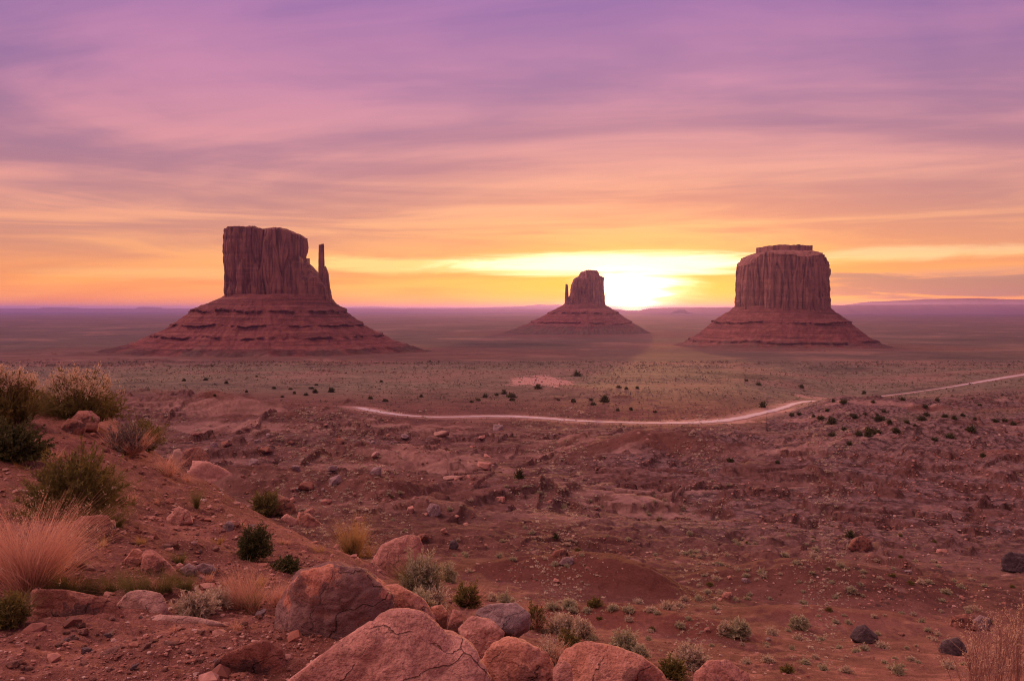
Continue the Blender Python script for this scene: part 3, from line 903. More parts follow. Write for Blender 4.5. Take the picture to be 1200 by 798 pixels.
def cliff_mesh(cx, cy, a, b, zbase, xs, tops, taper=0.05, n=3.2, flute=4.5, seed=0, N=620, K=110, caps=30, bulge=0.0, round_top=0.0, tn=1.0):
    """fluted sandstone wall; tops: height profile over local x (m)"""
    th = np.linspace(0, 2 * pi, N, endpoint=False)
    R0 = foot_r(th, a, b, n)
    lo = pn2(np.cos(th) * 1.6 + seed, np.sin(th) * 1.6, 70 + seed) * 0.09
    R0 = R0 * (1 + lo)
    ux, uy = np.cos(th), np.sin(th)

    def T(x, y):
        q = np.maximum(np.abs(x) / a, np.abs(y) / b)
        xe = np.where(x >= 0, 1, -1) * np.maximum(np.abs(x), np.minimum(q, 1) * a * np.where(np.abs(y) / b > np.abs(x) / a, 0.72, 1))
        return np.interp(xe, xs, tops) + tn * (2.6 * pn2(x / 30 + seed, y / 30, 71) + 1.8 * pn2(x / 9 + seed, y / 9, 72))
    rows = []
    topR = R0 * (1 - taper)
    ztop = T(ux * topR * 0.985, uy * topR * 0.985)
    for k in range(K + 1):
        t = k / K
        z = zbase + (ztop - zbase) * t
        R = R0 * (1 - taper * t + bulge * math.sin(t * pi))
        x, y = ux * R, uy * R
        s1 = pn3(np.stack([x / 26 + seed, y / 26, z / 190], -1), 80 + seed)
        s2 = pn3(np.stack([x / 11 + seed, y / 11, z / 110], -1), 90 + seed)
        s3 = pn3(np.stack([x / 4.6, y / 4.6, z / 40], -1), 100 + seed)
        crack = -np.clip(1 - np.abs(s2) * 5, 0, 1) ** 2 * 0.9 - np.clip(1 - np.abs(s1) * 6, 0, 1) ** 2 * 1.5
        bed = pn3(np.stack([x / 120, y / 120, z / 8.0], -1), 110 + seed) * 0.35 + np.clip(pn2(z / 17.0, z * 0 + seed, 111), -.3, .3) * 0.5
        off = flute * (0.9 * s1 + 0.45 * s2 + 0.22 * s3 + crack + bed * 0.6)
        lim = min(a, b)
        off = np.clip(off, -0.45 * lim, 0.45 * lim)
        soft = round_top * smooth(0.86, 1.0, np.array(t)) ** 2 * lim * 0.12
        rows.append(np.stack([ux * (R + off - soft), uy * (R + off - soft), z], -1))
    last = rows[-1]
    for c in range(1, caps + 1):
        f = 1 - c / caps
        f = max(f, 0.002)
        x, y = last[:, 0] * f, last[:, 1] * f
        e = smooth(0.0, 0.12, np.array(1 - f))
        rows.append(np.stack([x, y, T(x, y) * e + last[:, 2] * (1 - e)], -1))
    v = np.concatenate(rows) + np.array([cx, cy, 0])
    return v, grid_faces(len(rows), N, True)


def talus_mesh(cx, cy, a, b, left, right, zg, ledges, n=2.6, seed=0, N=760, Mr=210, front=0.9, zfoot=0.0):
    """left/right: list of (extension in m beyond the cliff foot, z). Heights fall to zg."""
    th = np.linspace(0, 2 * pi, N, endpoint=False)
    zt = max(left[0][1], right[0][1])
    zs = np.linspace(zt, zg, Mr)

    def ext(prof, z):
        pz = [p[1] for p in prof][::-1]
        pe = [p[0] for p in prof][::-1]
        return np.interp(z, pz, pe)
    w = (1 + np.cos(th)) / 2
    w = w * w * (3 - 2 * w)
    sy = np.abs(np.sin(th)) ** 1.5
    R0 = foot_r(th, a, b, n)
    rows, lat, ft = [], [], []
    # inner cap hidden in the cliff
    rows.append(np.stack([np.cos(th) * R0 * 0.55, np.sin(th) * R0 * 0.55, np.full(N, zt + 2)], -1)); lat.append(np.zeros(N)); ft.append(np.zeros(N))
    for z in zs:
        zz = np.full(N, z)
        # tilt/waver of the beds around the hill
        wav = 5.0 * pn2(np.cos(th) * 2.0 + seed, np.sin(th) * 2.0, 120 + seed) + 2.0 * pn2(np.cos(th) * 9 + seed, np.sin(th) * 9, 126 + seed)
        led = np.zeros(N)
        shift = np.zeros(N)
        for (lz, hgt, lo, hi) in ledges:
            q = (zz + wav - lz)
            pres = np.clip(0.75 + 1.5 * pn2(np.cos(th) * 4 + lz, np.sin(th) * 4, 121 + seed) + 0.9 * pn2(np.cos(th) * 17 + lz, np.sin(th) * 17, 127 + seed), 0, 1)
            inside = smooth(-hgt, 0, q) * (1 - smooth(0, 0.01, q)) + (q > 0) * 0
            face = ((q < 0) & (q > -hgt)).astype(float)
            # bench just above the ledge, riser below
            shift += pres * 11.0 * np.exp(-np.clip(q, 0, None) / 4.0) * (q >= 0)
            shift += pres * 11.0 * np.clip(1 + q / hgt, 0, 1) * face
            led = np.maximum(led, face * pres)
        e = ext(left, z) * (1 - w) + ext(right, z) * w
        e = e * (1 - (1 - front) * sy)
        gx, gy = np.cos(th) * (R0 + 150), np.sin(th) * (R0 + 150)
        gl = pn3(np.stack([gx / 60, gy / 60, zz / 110], -1), 122 + seed)
        gl2 = pn3(np.stack([gx / 24, gy / 24, zz / 40], -1), 123 + seed)
        gl3 = pn3(np.stack([gx / 11, gy / 11, zz / 14], -1), 128 + seed)
        gl = gl - 0.22 * np.clip(1 - np.abs(gl2) * 4, 0, 1)
        e = e * (1 + 0.08 * gl + 0.03 * gl2 + 0.02 * gl3) + shift
        R = R0 + e
        x, y = np.cos(th) * R, np.sin(th) * R
        rough = 2.2 * pn3(np.stack([x / 14, y / 14, zz / 14], -1), 124) + 1.5 * pn3(np.stack([x / 6, y / 6, zz / 6], -1), 125)
        rows.append(np.stack([x, y, zz + rough], -1))
        lat.append(led)
        ft.append(np.clip((zfoot + 30 + 16 * gl + 14 * gl2 + 10 * gl3 - zz) / 34, 0, 1) * np.ones(N))
    v = np.concatenate(rows) + np.array([cx, cy, 0])
    return v, grid_faces(len(rows), N, True), np.concatenate(lat), np.concatenate(ft)


def zpx(py, d):
    return (HOR - py) / F * d + CZ


def build_butte(label, d, cliff, talus, spires, seed):
    """cliff: dict with px range, base row, outline of the top; talus: rows in px"""
    cxp = (cliff['x0'] + cliff['x1']) / 2
    cx = (cxp - 600) / F * d
    root = thing('sandstone_butte', label, 'butte', (cx, d, ground_at(cx, d)))
    rz = root.location.z
    m1 = lambda p: p / F * d

    def place(v):
        return v - np.array([cx, d, rz])
    a = m1(cliff['x1'] - cliff['x0']) / 2
    b = a * cliff['deep']
    xs = [m1(p[0] - cxp) for p in cliff['top']]
    tops = [zpx(p[1], d - cliff.get('near', 0.8) * b) for p in cliff['top']]
    v, f = cliff_mesh(cx, d, a, b, zpx(cliff['base'] + 7, d), xs, tops, cliff.get('taper', .03), cliff.get('n', 3.2), cliff.get('flute', 4.5), seed, bulge=cliff.get('bulge', 0.0), round_top=cliff.get('round', 0.0), tn=cliff.get('tn', 1.0))
    obj('cliff', mesh_np('cliff', place(v), f, M['cliff']), root)
    for s in spires:
        sx = (s['px'] - 600) / F * d
        v, f = cliff_mesh(sx, d + s.get('dy', 0), m1(s['w']) / 2, m1(s['w']) / 2 * s.get('deep', 1.2), zpx(s['base'], d), [m1(q[0] - s['px']) for q in s['top']],
                          [zpx(q[1], d) for q in s['top']], s.get('taper', .2), 2.4, s.get('flute', 1.2), seed + 3, 220, 70, 10)
        obj(s.get('name', 'rock_spire'), mesh_np(s.get('name', 'rock_spire'), place(v), f, M['cliff']), root)
    L = [(m1(cliff['x0'] - p[0]), zpx(p[1], d)) for p in talus['left']]
    R = [(m1(p[0] - cliff['x1']), zpx(p[1], d)) for p in talus['right']]
    led = [(zpx(q, d), m1(hh), 0, 1) for q, hh in talus['ledges']]
    zg = zpx(talus['ground'], d)
    v, f, la, ft = talus_mesh(cx, d, a, b, L, R, zg, led, seed=seed, front=talus.get('front', 0.9), zfoot=zpx(talus['foot'], d))
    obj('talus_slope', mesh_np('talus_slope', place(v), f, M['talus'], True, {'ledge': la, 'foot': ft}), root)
    return root


build_butte('broad flat topped sandstone butte with a thin thumb spire on its right shoulder', 1900,
            dict(x0=268, x1=355, base=351, deep=0.95, taper=0.01, n=3.6, flute=6.0,
                 top=[(264, 274), (270, 270.5), (284, 265.5), (294, 266.5), (300, 269.5), (318, 269), (336, 267.5), (346, 269.5), (352, 273), (357, 279)]),
            dict(left=[(270, 346), (262, 350.5), (236, 361), (222, 372), (206, 384), (180, 396), (160, 404), (125, 411), (95, 419), (60, 432)],
                 right=[(384, 346), (392, 356), (404, 366), (418, 378), (440, 391), (458, 400), (472, 405), (492, 411), (520, 419), (550, 432)],
                 ledges=[(364, 3.0), (380, 1.5), (392, 2.5), (404.5, 5.0)], ground=434, foot=416, front=0.8),
            [dict(name='rock_shoulder', px=358, w=64, base=362, taper=0.08, deep=0.9, flute=3.0, top=[(326, 300), (349, 304), (353, 307), (358, 312), (362, 309), (366, 312), (370, 319), (376, 326), (383, 336), (390, 350)]),
             dict(name='rock_spire', px=377.5, w=9.2, base=362, taper=0.36, deep=1.1, flute=0.9, top=[(371, 290), (374, 288), (380, 287), (384, 290)]),
             dict(name='rock_pinnacle', px=381.5, w=16, base=364, taper=0.45, deep=1.3, flute=1.4, top=[(370, 340), (378, 318), (382, 312), (388, 330), (392, 350)])], 1)
build_butte('small far sandstone butte with a short spire on its left, beside the sun', 3850,
            dict(x0=662, x1=708, base=357, deep=0.9, taper=0.06, n=3.4, flute=6.0,
                 top=[(660, 356), (665, 352), (668.5, 345), (670.5, 333), (673, 326), (678, 323.5), (680, 319), (686, 317.5), (696, 316.5), (699, 317.5), (700.5, 323), (705, 324.5), (708, 330)]),
            dict(left=[(665, 354), (659, 358), (649, 363.5), (637, 371), (622, 379), (606, 385), (588, 391), (570, 398)],
                 right=[(705, 354), (710, 358), (719, 363.5), (729, 370), (739, 377), (751, 384), (764, 391), (780, 398)],
                 ledges=[(366, 1.5), (377, 1.2)], ground=398, foot=385, front=0.8),
            [dict(name='rock_spire', px=664.2, w=5.4, base=360, taper=0.45, deep=1.2, flute=1.5, top=[(661, 335), (663, 333), (665, 333.5), (667, 337)])], 5)
build_butte('massive round shouldered sandstone butte with a flat cap, right of the sun', 2400,
            dict(x0=859, x1=971, base=364, deep=0.95, taper=0.05, n=2.1, flute=6.5, tn=0.45, near=0.15,
                 top=[(858, 328), (862, 318), (866, 311.5), (872, 308), (878, 301), (884, 297.5), (890, 295.5), (900, 295), (915, 294.5), (930, 294.5), (938, 295.5), (945, 297.5), (951, 301.5), (956, 306.5), (960, 312), (964, 319), (968, 328), (972, 336)]),
            dict(left=[(866, 358), (858, 365), (846, 372), (832, 384), (822, 393), (806, 402), (785, 408), (755, 415), (730, 424)],
                 right=[(962, 358), (971, 365), (984, 374), (998, 386), (1010, 396), (1022, 402), (1042, 408), (1070, 415), (1095, 424)],
                 ledges=[(377, 1.4), (397.5, 2.6)], ground=426, foot=407, front=0.8),
            [dict(name='cap_rock', px=918.5, w=63, base=300, deep=0.85, taper=0.0, flute=1.2, top=[(885, 291), (892, 290.3), (905, 289), (915, 288.6), (930, 289.2), (952, 290.5)])], 9)


# ------------------------------------------------------------------ haze
def build_haze():
    zb = min(float(_Z.min()), -126.0) - 1.0
    zt = 210.0
    e = 82000.0
    v = [(-e, -20000, zb), (e, -20000, zb), (e, e, zb), (-e, e, zb), (-e, -20000, zt), (e, -20000, zt), (e, e, zt), (-e, e, zt)]
    f = np.array([(0, 3, 2, 1), (4, 5, 6, 7), (0, 1, 5, 4), (1, 2, 6, 5), (2, 3, 7, 6), (3, 0, 4, 7)])
    m = bpy.data.materials.new('haze')
    m.use_nodes = True
    T = NT(m.node_tree)
    pv = T.n('ShaderNodeVolumePrincipled')
    pv.inputs['Color'].default_value = (*HAZE_COLOR, 1)
    pv.inputs['Density'].default_value = HAZE_DENSITY
    pv.inputs['Anisotropy'].default_value = HAZE_ANISO
    o = T.n('ShaderNodeOutputMaterial')
    T.l(pv.outputs[0], o.inputs['Volume'])
    m.cycles.homogeneous_volume = True
    h = obj('haze', mesh_np('haze', np.array(v), f, m, False))
    tag(h, kind='stuff')


build_haze()


# ------------------------------------------------------------------ boulders with the outline they have in the photograph
_ICO = {}


def ico(sub):
    if sub not in _ICO:
        bm = bmesh.new()
        bmesh.ops.create_icosphere(bm, subdivisions=sub, radius=1.0)
        v = np.array([q.co[:] for q in bm.verts])
        f = np.array([[q.index for q in p.verts] for p in bm.faces])
        bm.free()
        _ICO[sub] = (v / np.linalg.norm(v, axis=1)[:, None], f)
    return _ICO[sub]


def carve(dirs, planes, p=16):
    """rounded convex body bounded by planes (normal, distance)"""
    s = 0
    for n, o in planes:
        n = np.asarray(n, float)
        n = n / np.linalg.norm(n)
        s = s + np.maximum(dirs @ n, 0) ** p / max(o, 1e-4) ** p
    return dirs * (s ** (-1 / p))[:, None]


def weather(v, size, seed, amp=1.0):
    """broken faces, bedding, pits"""
    q = v / size
    n = np.linalg.norm(v, axis=1)[:, None]
    d = 0.075 * fbm3(q * 1.9 + seed, 4, 0.52, 2.1, seed)
    rd = pn3(q * 1.3 + seed * 0.7, seed + 31)
    d = d - 0.07 * np.clip(1 - np.abs(rd) * 9, 0, 1)
    chip = pn3(q * 3.4 + seed * 1.7, seed + 9)
    d = d - 0.05 * np.clip(1 - np.abs(chip) * 7, 0, 1) ** 2
    bed = pn3(q * np.array([1.2, 1.2, 9.0]) + seed, seed + 12)
    d = d + 0.016 * bed + 0.012 * fbm3(q * 14 + seed, 3, 0.6, 2.1, seed + 20)
    return v * (1 + amp * d[:, None])


def boulder(label, outline, mat, d=None, deep=0.8, sub=6, p=14, seed=1, group=None, front=0.25, amp=1.0, name='boulder', yaw=0.0, cat='boulder'):
    P = np.array(outline, float)
    cxp = (P[:, 0].min() + P[:, 0].max()) / 2
    cyp = (P[:, 1].min() + P[:, 1].max()) / 2
    rg = np.random.default_rng(seed)
    if d is None:
        x, y, z = hit(cxp, P[:, 1].max() - 2)
        d = y
    w = (P[:, 0].max() - P[:, 0].min()) / F * d
    h = (P[:, 1].max() - P[:, 1].min()) / F * d
    t = deep * min(w, max(h, 0.6 * w))
    dc = d + t * 0.5
    c = np.array([(cxp - 600) / F * dc, dc, (HOR - cyp) / F * dc + CZ])
    planes = []
    c0 = c - np.array([0, 0, CZ])
    # the outline as planes, some leaning towards the viewer, some away
    A = np.stack([(P[:, 0] - cxp) / F * dc, -(P[:, 1] - cyp) / F * dc], -1)
    area = 0.5 * np.sum(A[:, 0] * np.roll(A[:, 1], -1) - np.roll(A[:, 0], -1) * A[:, 1])
    if area < 0:
        A = A[::-1]
    for i in range(len(A)):
        a, b = A[i], A[(i + 1) % len(A)]
        if np.linalg.norm(b - a) < 1e-6: continue
        # the side of the block that runs along this edge of its outline, seen edge on from the viewpoint
        a3, b3 = c0 + np.array([a[0], 0, a[1]]), c0 + np.array([b[0], 0, b[1]])
        nn = np.cross(a3, b3)
        nn /= np.linalg.norm(nn)
        o = -nn @ c0
        if o < 0: nn, o = -nn, -o
        planes.append((nn, max(o, 0.05 * max(w, h)) * 1.03))
    planes.append(((yaw, -1, front), t * 0.5))
    planes.append(((yaw + rg.uniform(-.7, .7), -1, rg.uniform(0, .9)), t * 0.56))
    planes.append(((rg.uniform(-.4, .4), 1, 0.05), t * 0.6))
    planes.append(((rg.uniform(-.9, .9), 1, 0.35), t * 0.7))
    dirs, f = ico(sub)
    v = carve(dirs, planes, p * 2.2)
    for _ in range(int(9 + 9 * min(amp, 1))):
        nn = rg.normal(size=3); nn /= np.linalg.norm(nn)
        if abs(nn[1]) < 0.35: nn[1] = -0.5; nn /= np.linalg.norm(nn)
        planes.append((nn, float((v @ nn).max()) * rg.uniform(0.82, 0.95)))
    v = carve(dirs, planes, max(p * 4.5, 30))
    v = weather(v, max(w, h) * 0.6, seed, amp)
    # let the block rest in the ground under it
    gap = (c[2] + v[:, 2].min()) - (ground_at(c[0], c[1]) - 0.03)
    if gap > 0:
        lowz = v[:, 2] < 0
        v[lowz, 2] *= 1 + min(gap / -v[:, 2].min(), 2.5)
    me = mesh_np(name, v, f, M[mat])
    o = obj(name, me, loc=c)
    tag(o, label, cat, group)
    return o


boulder('big boulder with dark varnish patches and an orange corner, behind the smooth pink one',
        [(320, 742), (326, 708), (350, 674), (385, 664), (425, 670), (455, 700), (458, 735), (410, 772), (346, 790), (330, 784)], 'boulder_varnished', 4.45, 0.85, 6, 13, 3, yaw=0.35, front=0.1)
boulder('pink lump of rock joined against the right side of the dark varnished boulder',
        [(446, 690), (466, 690), (494, 706), (509, 728), (505, 750), (446, 750)], 'boulder_orange', 4.9, 0.9, 5, 12, 4)
boulder('largest smooth pink boulder, cut by the bottom edge, in front of the varnished boulder',
        [(300, 850), (345, 790), (400, 755), (445, 722), (490, 720), (540, 748), (566, 785), (585, 850), (520, 900), (360, 900)], 'boulder_pink', 3.3, 0.6, 6, 7, 5, front=0.35, amp=0.8)
boulder('small round orange stone wedged right of the joined pink lump', [(504, 716), (516, 713), (524, 722), (522, 737), (505, 737)], 'boulder_orange', 5.1, 0.9, 4, 8, 6)
boulder('small upright reddish chip of rock between round stone and pink block', [(524, 735), (530, 718), (540, 722), (543, 742), (528, 745)], 'boulder_red', 5.0, 0.8, 4, 10, 7)
boulder('pink angular block leaning behind the orange block near the bottom edge', [(536, 742), (552, 727), (576, 732), (590, 746), (586, 772), (545, 775)], 'boulder_pink', 4.6, 0.8, 5, 16, 8)
boulder('orange faced block just right of the largest smooth boulder', [(562, 782), (578, 762), (598, 752), (618, 758), (642, 772), (652, 800), (648, 830), (565, 830)], 'boulder_orange', 3.9, 0.8, 5, 18, 9, front=0.3)
boulder('broad flat topped orange slab at the bottom edge beside grey sage', [(655, 792), (664, 764), (690, 757), (720, 762), (752, 775), (782, 797), (795, 830), (655, 835)], 'boulder_orange', 3.95, 0.9, 5, 15, 10, front=0.8)
boulder('small pointed stone leaning on the flat orange slab', [(649, 790), (660, 779), (671, 786), (672, 806), (650, 806)], 'boulder_pink', 3.8, 0.8, 4, 14, 11)
boulder('grey purple slab lying tilted among sage at the rim', [(554, 722), (572, 713), (604, 711), (622, 725), (619, 738), (602, 746), (565, 738)], 'slab_grey', 5.9, 0.9, 5, 18, 12, front=0.9)
boulder('rounded red boulder cut by the bottom edge, right of the flat orange slab', [(818, 795), (834, 780), (856, 780), (880, 797), (888, 830), (815, 830)], 'boulder_red', 3.9, 0.8, 5, 12, 13)
boulder('long brown block with worn top at the far lower left', [(29, 728), (30, 697), (40, 689), (74, 696), (118, 697), (134, 711), (146, 728), (142, 740), (31, 742)], 'boulder_brown', 4.9, 0.5, 6, 18, 14, front=0.2)
boulder('pale rounded stone with fine bedding lines, touching the long brown block', [(131, 712), (144, 698), (170, 695), (186, 702), (190, 720), (184, 732), (136, 734)], 'boulder_pale', 5.2, 0.7, 5, 12, 15)
boulder('flat pale slab almost buried in red dirt in front of grey sage', [(156, 734), (180, 725), (216, 727), (250, 733), (258, 741), (165, 743)], 'boulder_pale', 4.95, 1.0, 5, 14, 16, front=1.5)
boulder('dark overhanging ledge of red rock beside the varnished boulder', [(232, 796), (258, 772), (300, 757), (327, 764), (333, 800), (325, 816), (240, 816)], 'boulder_brown', 3.9, 0.9, 5, 18, 17, front=-0.3)
boulder('upper rounded boulder of the pair under the plumed bush', [(78, 494), (90, 482), (104, 482), (115, 491), (113, 506), (84, 508)], 'boulder_red', None, 0.8, 5, 12, 18)
boulder('lower rounded boulder of the pair under the plumed bush', [(66, 503), (78, 491), (92, 493), (99, 503), (94, 511), (70, 510)], 'boulder_brown', None, 0.8, 5, 12, 19)
boulder('flat red ledge below the big olive bush', [(74, 620), (90, 607), (120, 606), (130, 618), (126, 634), (80, 634)], 'boulder_brown', None, 0.7, 5, 18, 20)
boulder('pink upright chip at the end of the flat red ledge', [(116, 628), (123, 612), (130, 612), (131, 622), (124, 633)], 'boulder_pink', None, 0.7, 4, 16, 21)
boulder('angular pink rock alone on the bare slope', [(189, 611), (206, 595), (219, 602), (222, 615), (212, 619), (194, 617)], 'boulder_pink', None, 0.8, 5, 18, 22)
boulder('upright orange faced rock leaning on the red wedge', [(140, 660), (150, 647), (160, 646), (164, 660), (156, 669), (143, 668)], 'boulder_orange', None, 0.8, 5, 18, 23)
boulder('red wedge of rock above the green grass strip', [(158, 668), (164, 648), (174, 646), (196, 666), (206, 680), (165, 681)], 'boulder_red', None, 0.7, 5, 18, 24)
boulder('first grey stone right of the red wedge', [(206, 670), (217, 663), (226, 668), (226, 679), (210, 681)], 'slab_grey', None, 0.8, 4, 16, 25)
boulder('flatter grey stone next to the grey stone by the red wedge', [(224, 667), (236, 662), (246, 666), (250, 674), (232, 678)], 'slab_grey', None, 0.8, 4, 16, 26)
boulder('long tilted slab with a bright orange end on the ridge line', [(214, 552), (222, 541), (242, 543), (266, 555), (279, 569), (282, 600), (262, 592), (222, 574)], 'boulder_pink', hit(247, 568)[1] + 0.10, 0.6, 5, 16, 27)
boulder('brown blocky rock on the ridge just above the long tilted slab', [(209, 547), (213, 527), (234, 524), (243, 536), (243, 549)], 'boulder_brown', None, 0.7, 5, 16, 28)
boulder('small pale rock behind the pink grass on the ridge', [(198, 541), (201, 528), (209, 527), (213, 538), (208, 544)], 'boulder_pale', None, 0.8, 4, 16, 29)
boulder('thin flat pink flagstone left of the orange edged rock on the ridge', [(325, 610), (334, 604), (347, 612), (348, 618), (334, 617)], 'boulder_pink', None, 0.9, 4, 18, 30)
boulder('orange edged rock on the ridge right of the grey green bush', [(344, 614), (348, 602), (360, 604), (374, 616), (374, 622), (350, 622)], 'boulder_orange', None, 0.8, 5, 18, 31)
boulder('brown rock sitting behind the grey green bush on the ridge', [(318, 604), (324, 582), (340, 588), (346, 604), (340, 610)], 'boulder_brown', None, 0.8, 5, 16, 32)
boulder('flat sided pink block below the ridge right of the golden grass', [(432, 672), (437, 655), (447, 641), (474, 629), (491, 632), (494, 648), (480, 682), (440, 682)], 'boulder_pink', 11.6, 0.8, 5, 22, 33)
boulder('grey pointed block standing alone in the gully', [(499, 600), (503, 592), (513, 593), (516, 603), (512, 609), (502, 608)], 'slab_grey', None, 0.8, 5, 14, 34)
boulder('black boulder standing alone on the lower red slope', [(1003, 752), (1008, 739), (1020, 737), (1034, 750), (1037, 759), (1010, 761)], 'boulder_dark', None, 0.9, 5, 12, 35)
boulder('dark mossy boulder low on the slope above the seed head stems', [(1108, 768), (1112, 756), (1130, 752), (1142, 764), (1140, 776), (1115, 776)], 'boulder_dark', None, 0.9, 5, 10, 36)
boulder('dark block standing for a shadowed ledge at the right edge by the gully', [(1182, 674), (1180, 657), (1191, 650), (1206, 652), (1214, 662), (1215, 676)], 'boulder_dark', None, 0.8, 5, 12, 37, amp=1.5)  # dark material stands for the shadow of a rock ledge
boulder('red crumbling outcrop on the brow of the slope', [(998, 646), (1004, 634), (1014, 630), (1024, 636), (1027, 646), (1018, 650)], 'boulder_brown', None, 0.8, 5, 18, 38, amp=1.8)
boulder('large brown rock behind the smooth dark mound', [(646, 655), (650, 648), (662, 646), (667, 652), (662, 658), (650, 658)], 'boulder_brown', None, 0.8, 5, 12, 39)
boulder('bluish grey rock beside the brown rock behind the mound', [(655, 664), (660, 656), (671, 656), (674, 663), (666, 668)], 'slab_grey', None, 0.8, 5, 12, 40)
boulder('dark upright stone on the slope in the gully floor', [(525, 646), (527, 636), (533, 635), (537, 642), (534, 648)], 'boulder_dark', None, 0.8, 4, 10, 41)
boulder('dark jagged rock group base on the lower right slope', [(1118, 738), (1124, 727), (1140, 724), (1150, 735), (1158, 744), (1128, 744)], 'boulder_brown', None, 0.8, 5, 10, 42, amp=1.8)
boulder('squat dark grey rock below the jagged one on the right slope', [(1144, 735), (1156, 726), (1168, 730), (1170, 742), (1152, 746)], 'slab_grey', None, 0.8, 5, 10, 43, amp=1.6)
boulder('square red block alone at the left end of the bare red slope', [(849, 705), (851, 698), (861, 698), (863, 705), (858, 708)], 'boulder_red', None, 0.9, 4, 16, 44)


# rocks by kind, copied
def rock_protos(name, mats, n, sub, flat=(0.45, 0.9), seed0=300):
    out = []
    for k in range(n):
        rg = np.random.default_rng(seed0 + k)
        pl = []
        fz = rg.uniform(*flat)
        for _ in range(13):
            nn = rg.normal(size=3)
            nn /= np.linalg.norm(nn)
            pl.append((nn, rg.uniform(0.36, 0.56) * (1 - (1 - fz) * abs(nn[2]))))
        pl.append(((0, 0, 1), 0.5 * fz)); pl.append(((0, 0, -1), 0.4 * fz))
        dirs, f = ico(sub)
        v = carve(dirs, pl, 48)
        v = weather(v, 0.5, seed0 + k)
        out.append(mesh_np(name, v, f, M[mats[k % len(mats)]]))
    return out


PEB = rock_protos('rock', ['boulder_pink', 'boulder_red', 'boulder_brown', 'boulder_pale', 'slab_grey', 'boulder_red', 'boulder_brown', 'boulder_pink'], 16, 4)


def put_rock(px, py, wpx, label, group, k=None, name='rock', cat='rock'):
    x, y, z = hit(px, py)
    s = wpx / F * y
    o = obj(name, PEB[RNG.integers(len(PEB)) if k is None else k])
    o.location = (x, y, z + 0.12 * s)
    o.scale = (s * RNG.uniform(.8, 1.2), s * RNG.uniform(.8, 1.2), s * RNG.uniform(.7, 1.1))
    o.rotation_euler = (RNG.uniform(-.3, .3), RNG.uniform(-.3, .3), RNG.uniform(0, 6.28))
    tag(o, label, cat, group)
    return o


def crest(px):
    return np.interp(px, [0, 100, 200, 300, 400, 500, 600, 700, 800], [462, 488, 552, 612, 662, 718, 770, 800, 830])


n = 0
while n < 130:      # stones on the foreground slope
    px = RNG.uniform(60, 520); py = RNG.uniform(500, 740)
    if py < crest(px) + 6: continue
    if 100 < px < 215 and 560 < py < 600: continue
    put_rock(px, py, RNG.uniform(3, 6) + 9 * RNG.random() ** 4, 'loose stone lying on the near red slope among bushes', 'loose stones on the near slope')
    n += 1
n = 0
while n < 45:       # stones on the dirt at the very bottom left
    px = RNG.uniform(-10, 330); py = RNG.uniform(738, 796)
    put_rock(px, py, RNG.uniform(4, 9) + 10 * RNG.random() ** 4, 'small broken stone on the trampled red dirt nearest the viewer', 'broken stones on the nearest dirt')
    n += 1
n = 0
while n < 75:       # fallen blocks in the gully
    px = RNG.uniform(225, 700); py = RNG.uniform(500, 700)
    if py > crest(px) - 6: continue
    if RNG.random() > math.exp(-((px - 400) / 170) ** 2) + 0.15: continue
    put_rock(px, py, RNG.uniform(3, 6.5) + 9 * RNG.random() ** 3, 'fallen rock in the gully below the near ridge', 'fallen rocks in the gully')
    n += 1
for px, py, w in [(248, 524, 11), (296, 545, 13), (300, 520, 9), (345, 553, 12), (388, 552, 13), (392, 566, 16), (440, 556, 15), (358, 573, 17), (310, 530, 12), (262, 523, 11)]:
    put_rock(px, py, w, 'larger grey or red block among the rubble of the gully head', 'large blocks at the gully head', k=[4, 12, 2, 0][int(px) % 4])
n = 0
while n < 28:
    px = RNG.uniform(760, 1195); py = RNG.uniform(650, 795)
    put_rock(px, py, RNG.uniform(3, 6) + 7 * RNG.random() ** 4, 'rock lying on the bare red slope at the right', 'rocks on the right slope')
    n += 1


def stones_stuff(name, pts, sizes, mat, seed):
    """uncountable small stones as one object"""
    dirs, f = ico(1)
    rg = np.random.default_rng(seed)
    nV = len(dirs)
    N = len(pts)
    q = rg.normal(size=(N, nV, 3)) * 0.16 + dirs[None]
    sc = sizes[:, None, None] * rg.uniform(0.6, 1.2, size=(N, 1, 3)) * np.array([1, 1, 0.62])
    a = rg.uniform(0, 6.28, N)
    q = q * sc
    x = q[..., 0] * np.cos(a)[:, None] - q[..., 1] * np.sin(a)[:, None]
    y = q[..., 0] * np.sin(a)[:, None] + q[..., 1] * np.cos(a)[:, None]
    v = np.stack([x, y, q[..., 2]], -1) + pts[:, None, :]
    ff = (f[None] + (np.arange(N) * nV)[:, None, None]).reshape(-1, 3)
    tint = np.repeat(rg.random(N), nV)
    o = obj(name, mesh_np(name, v.reshape(-1, 3), ff, mat, False, {'tint': tint}))
    tag(o, kind='stuff')
    return o


def stone_mat():
    m, T = new_mat('small_stone')
    t = attr(T, 'tint')
    geo = T.n('ShaderNodeNewGeometry')
    c = T.ramp(t, [(0, (0.12, 0.05, 0.04, 1)), (0.35, (0.27, 0.095, 0.065, 1)), (0.6, (0.40, 0.175, 0.135, 1)), (0.9, (0.50, 0.27, 0.22, 1)), (1, (0.54, 0.38, 0.33, 1))])
    n = T.noise(geo.outputs['Position'], 30, 4, 0.6)
    c = T.mix(T.rng(n, .35, .7, 0, .5), c, (0.17, 0.07, 0.055, 1))
    finish(T, c, 0.9)
    return m


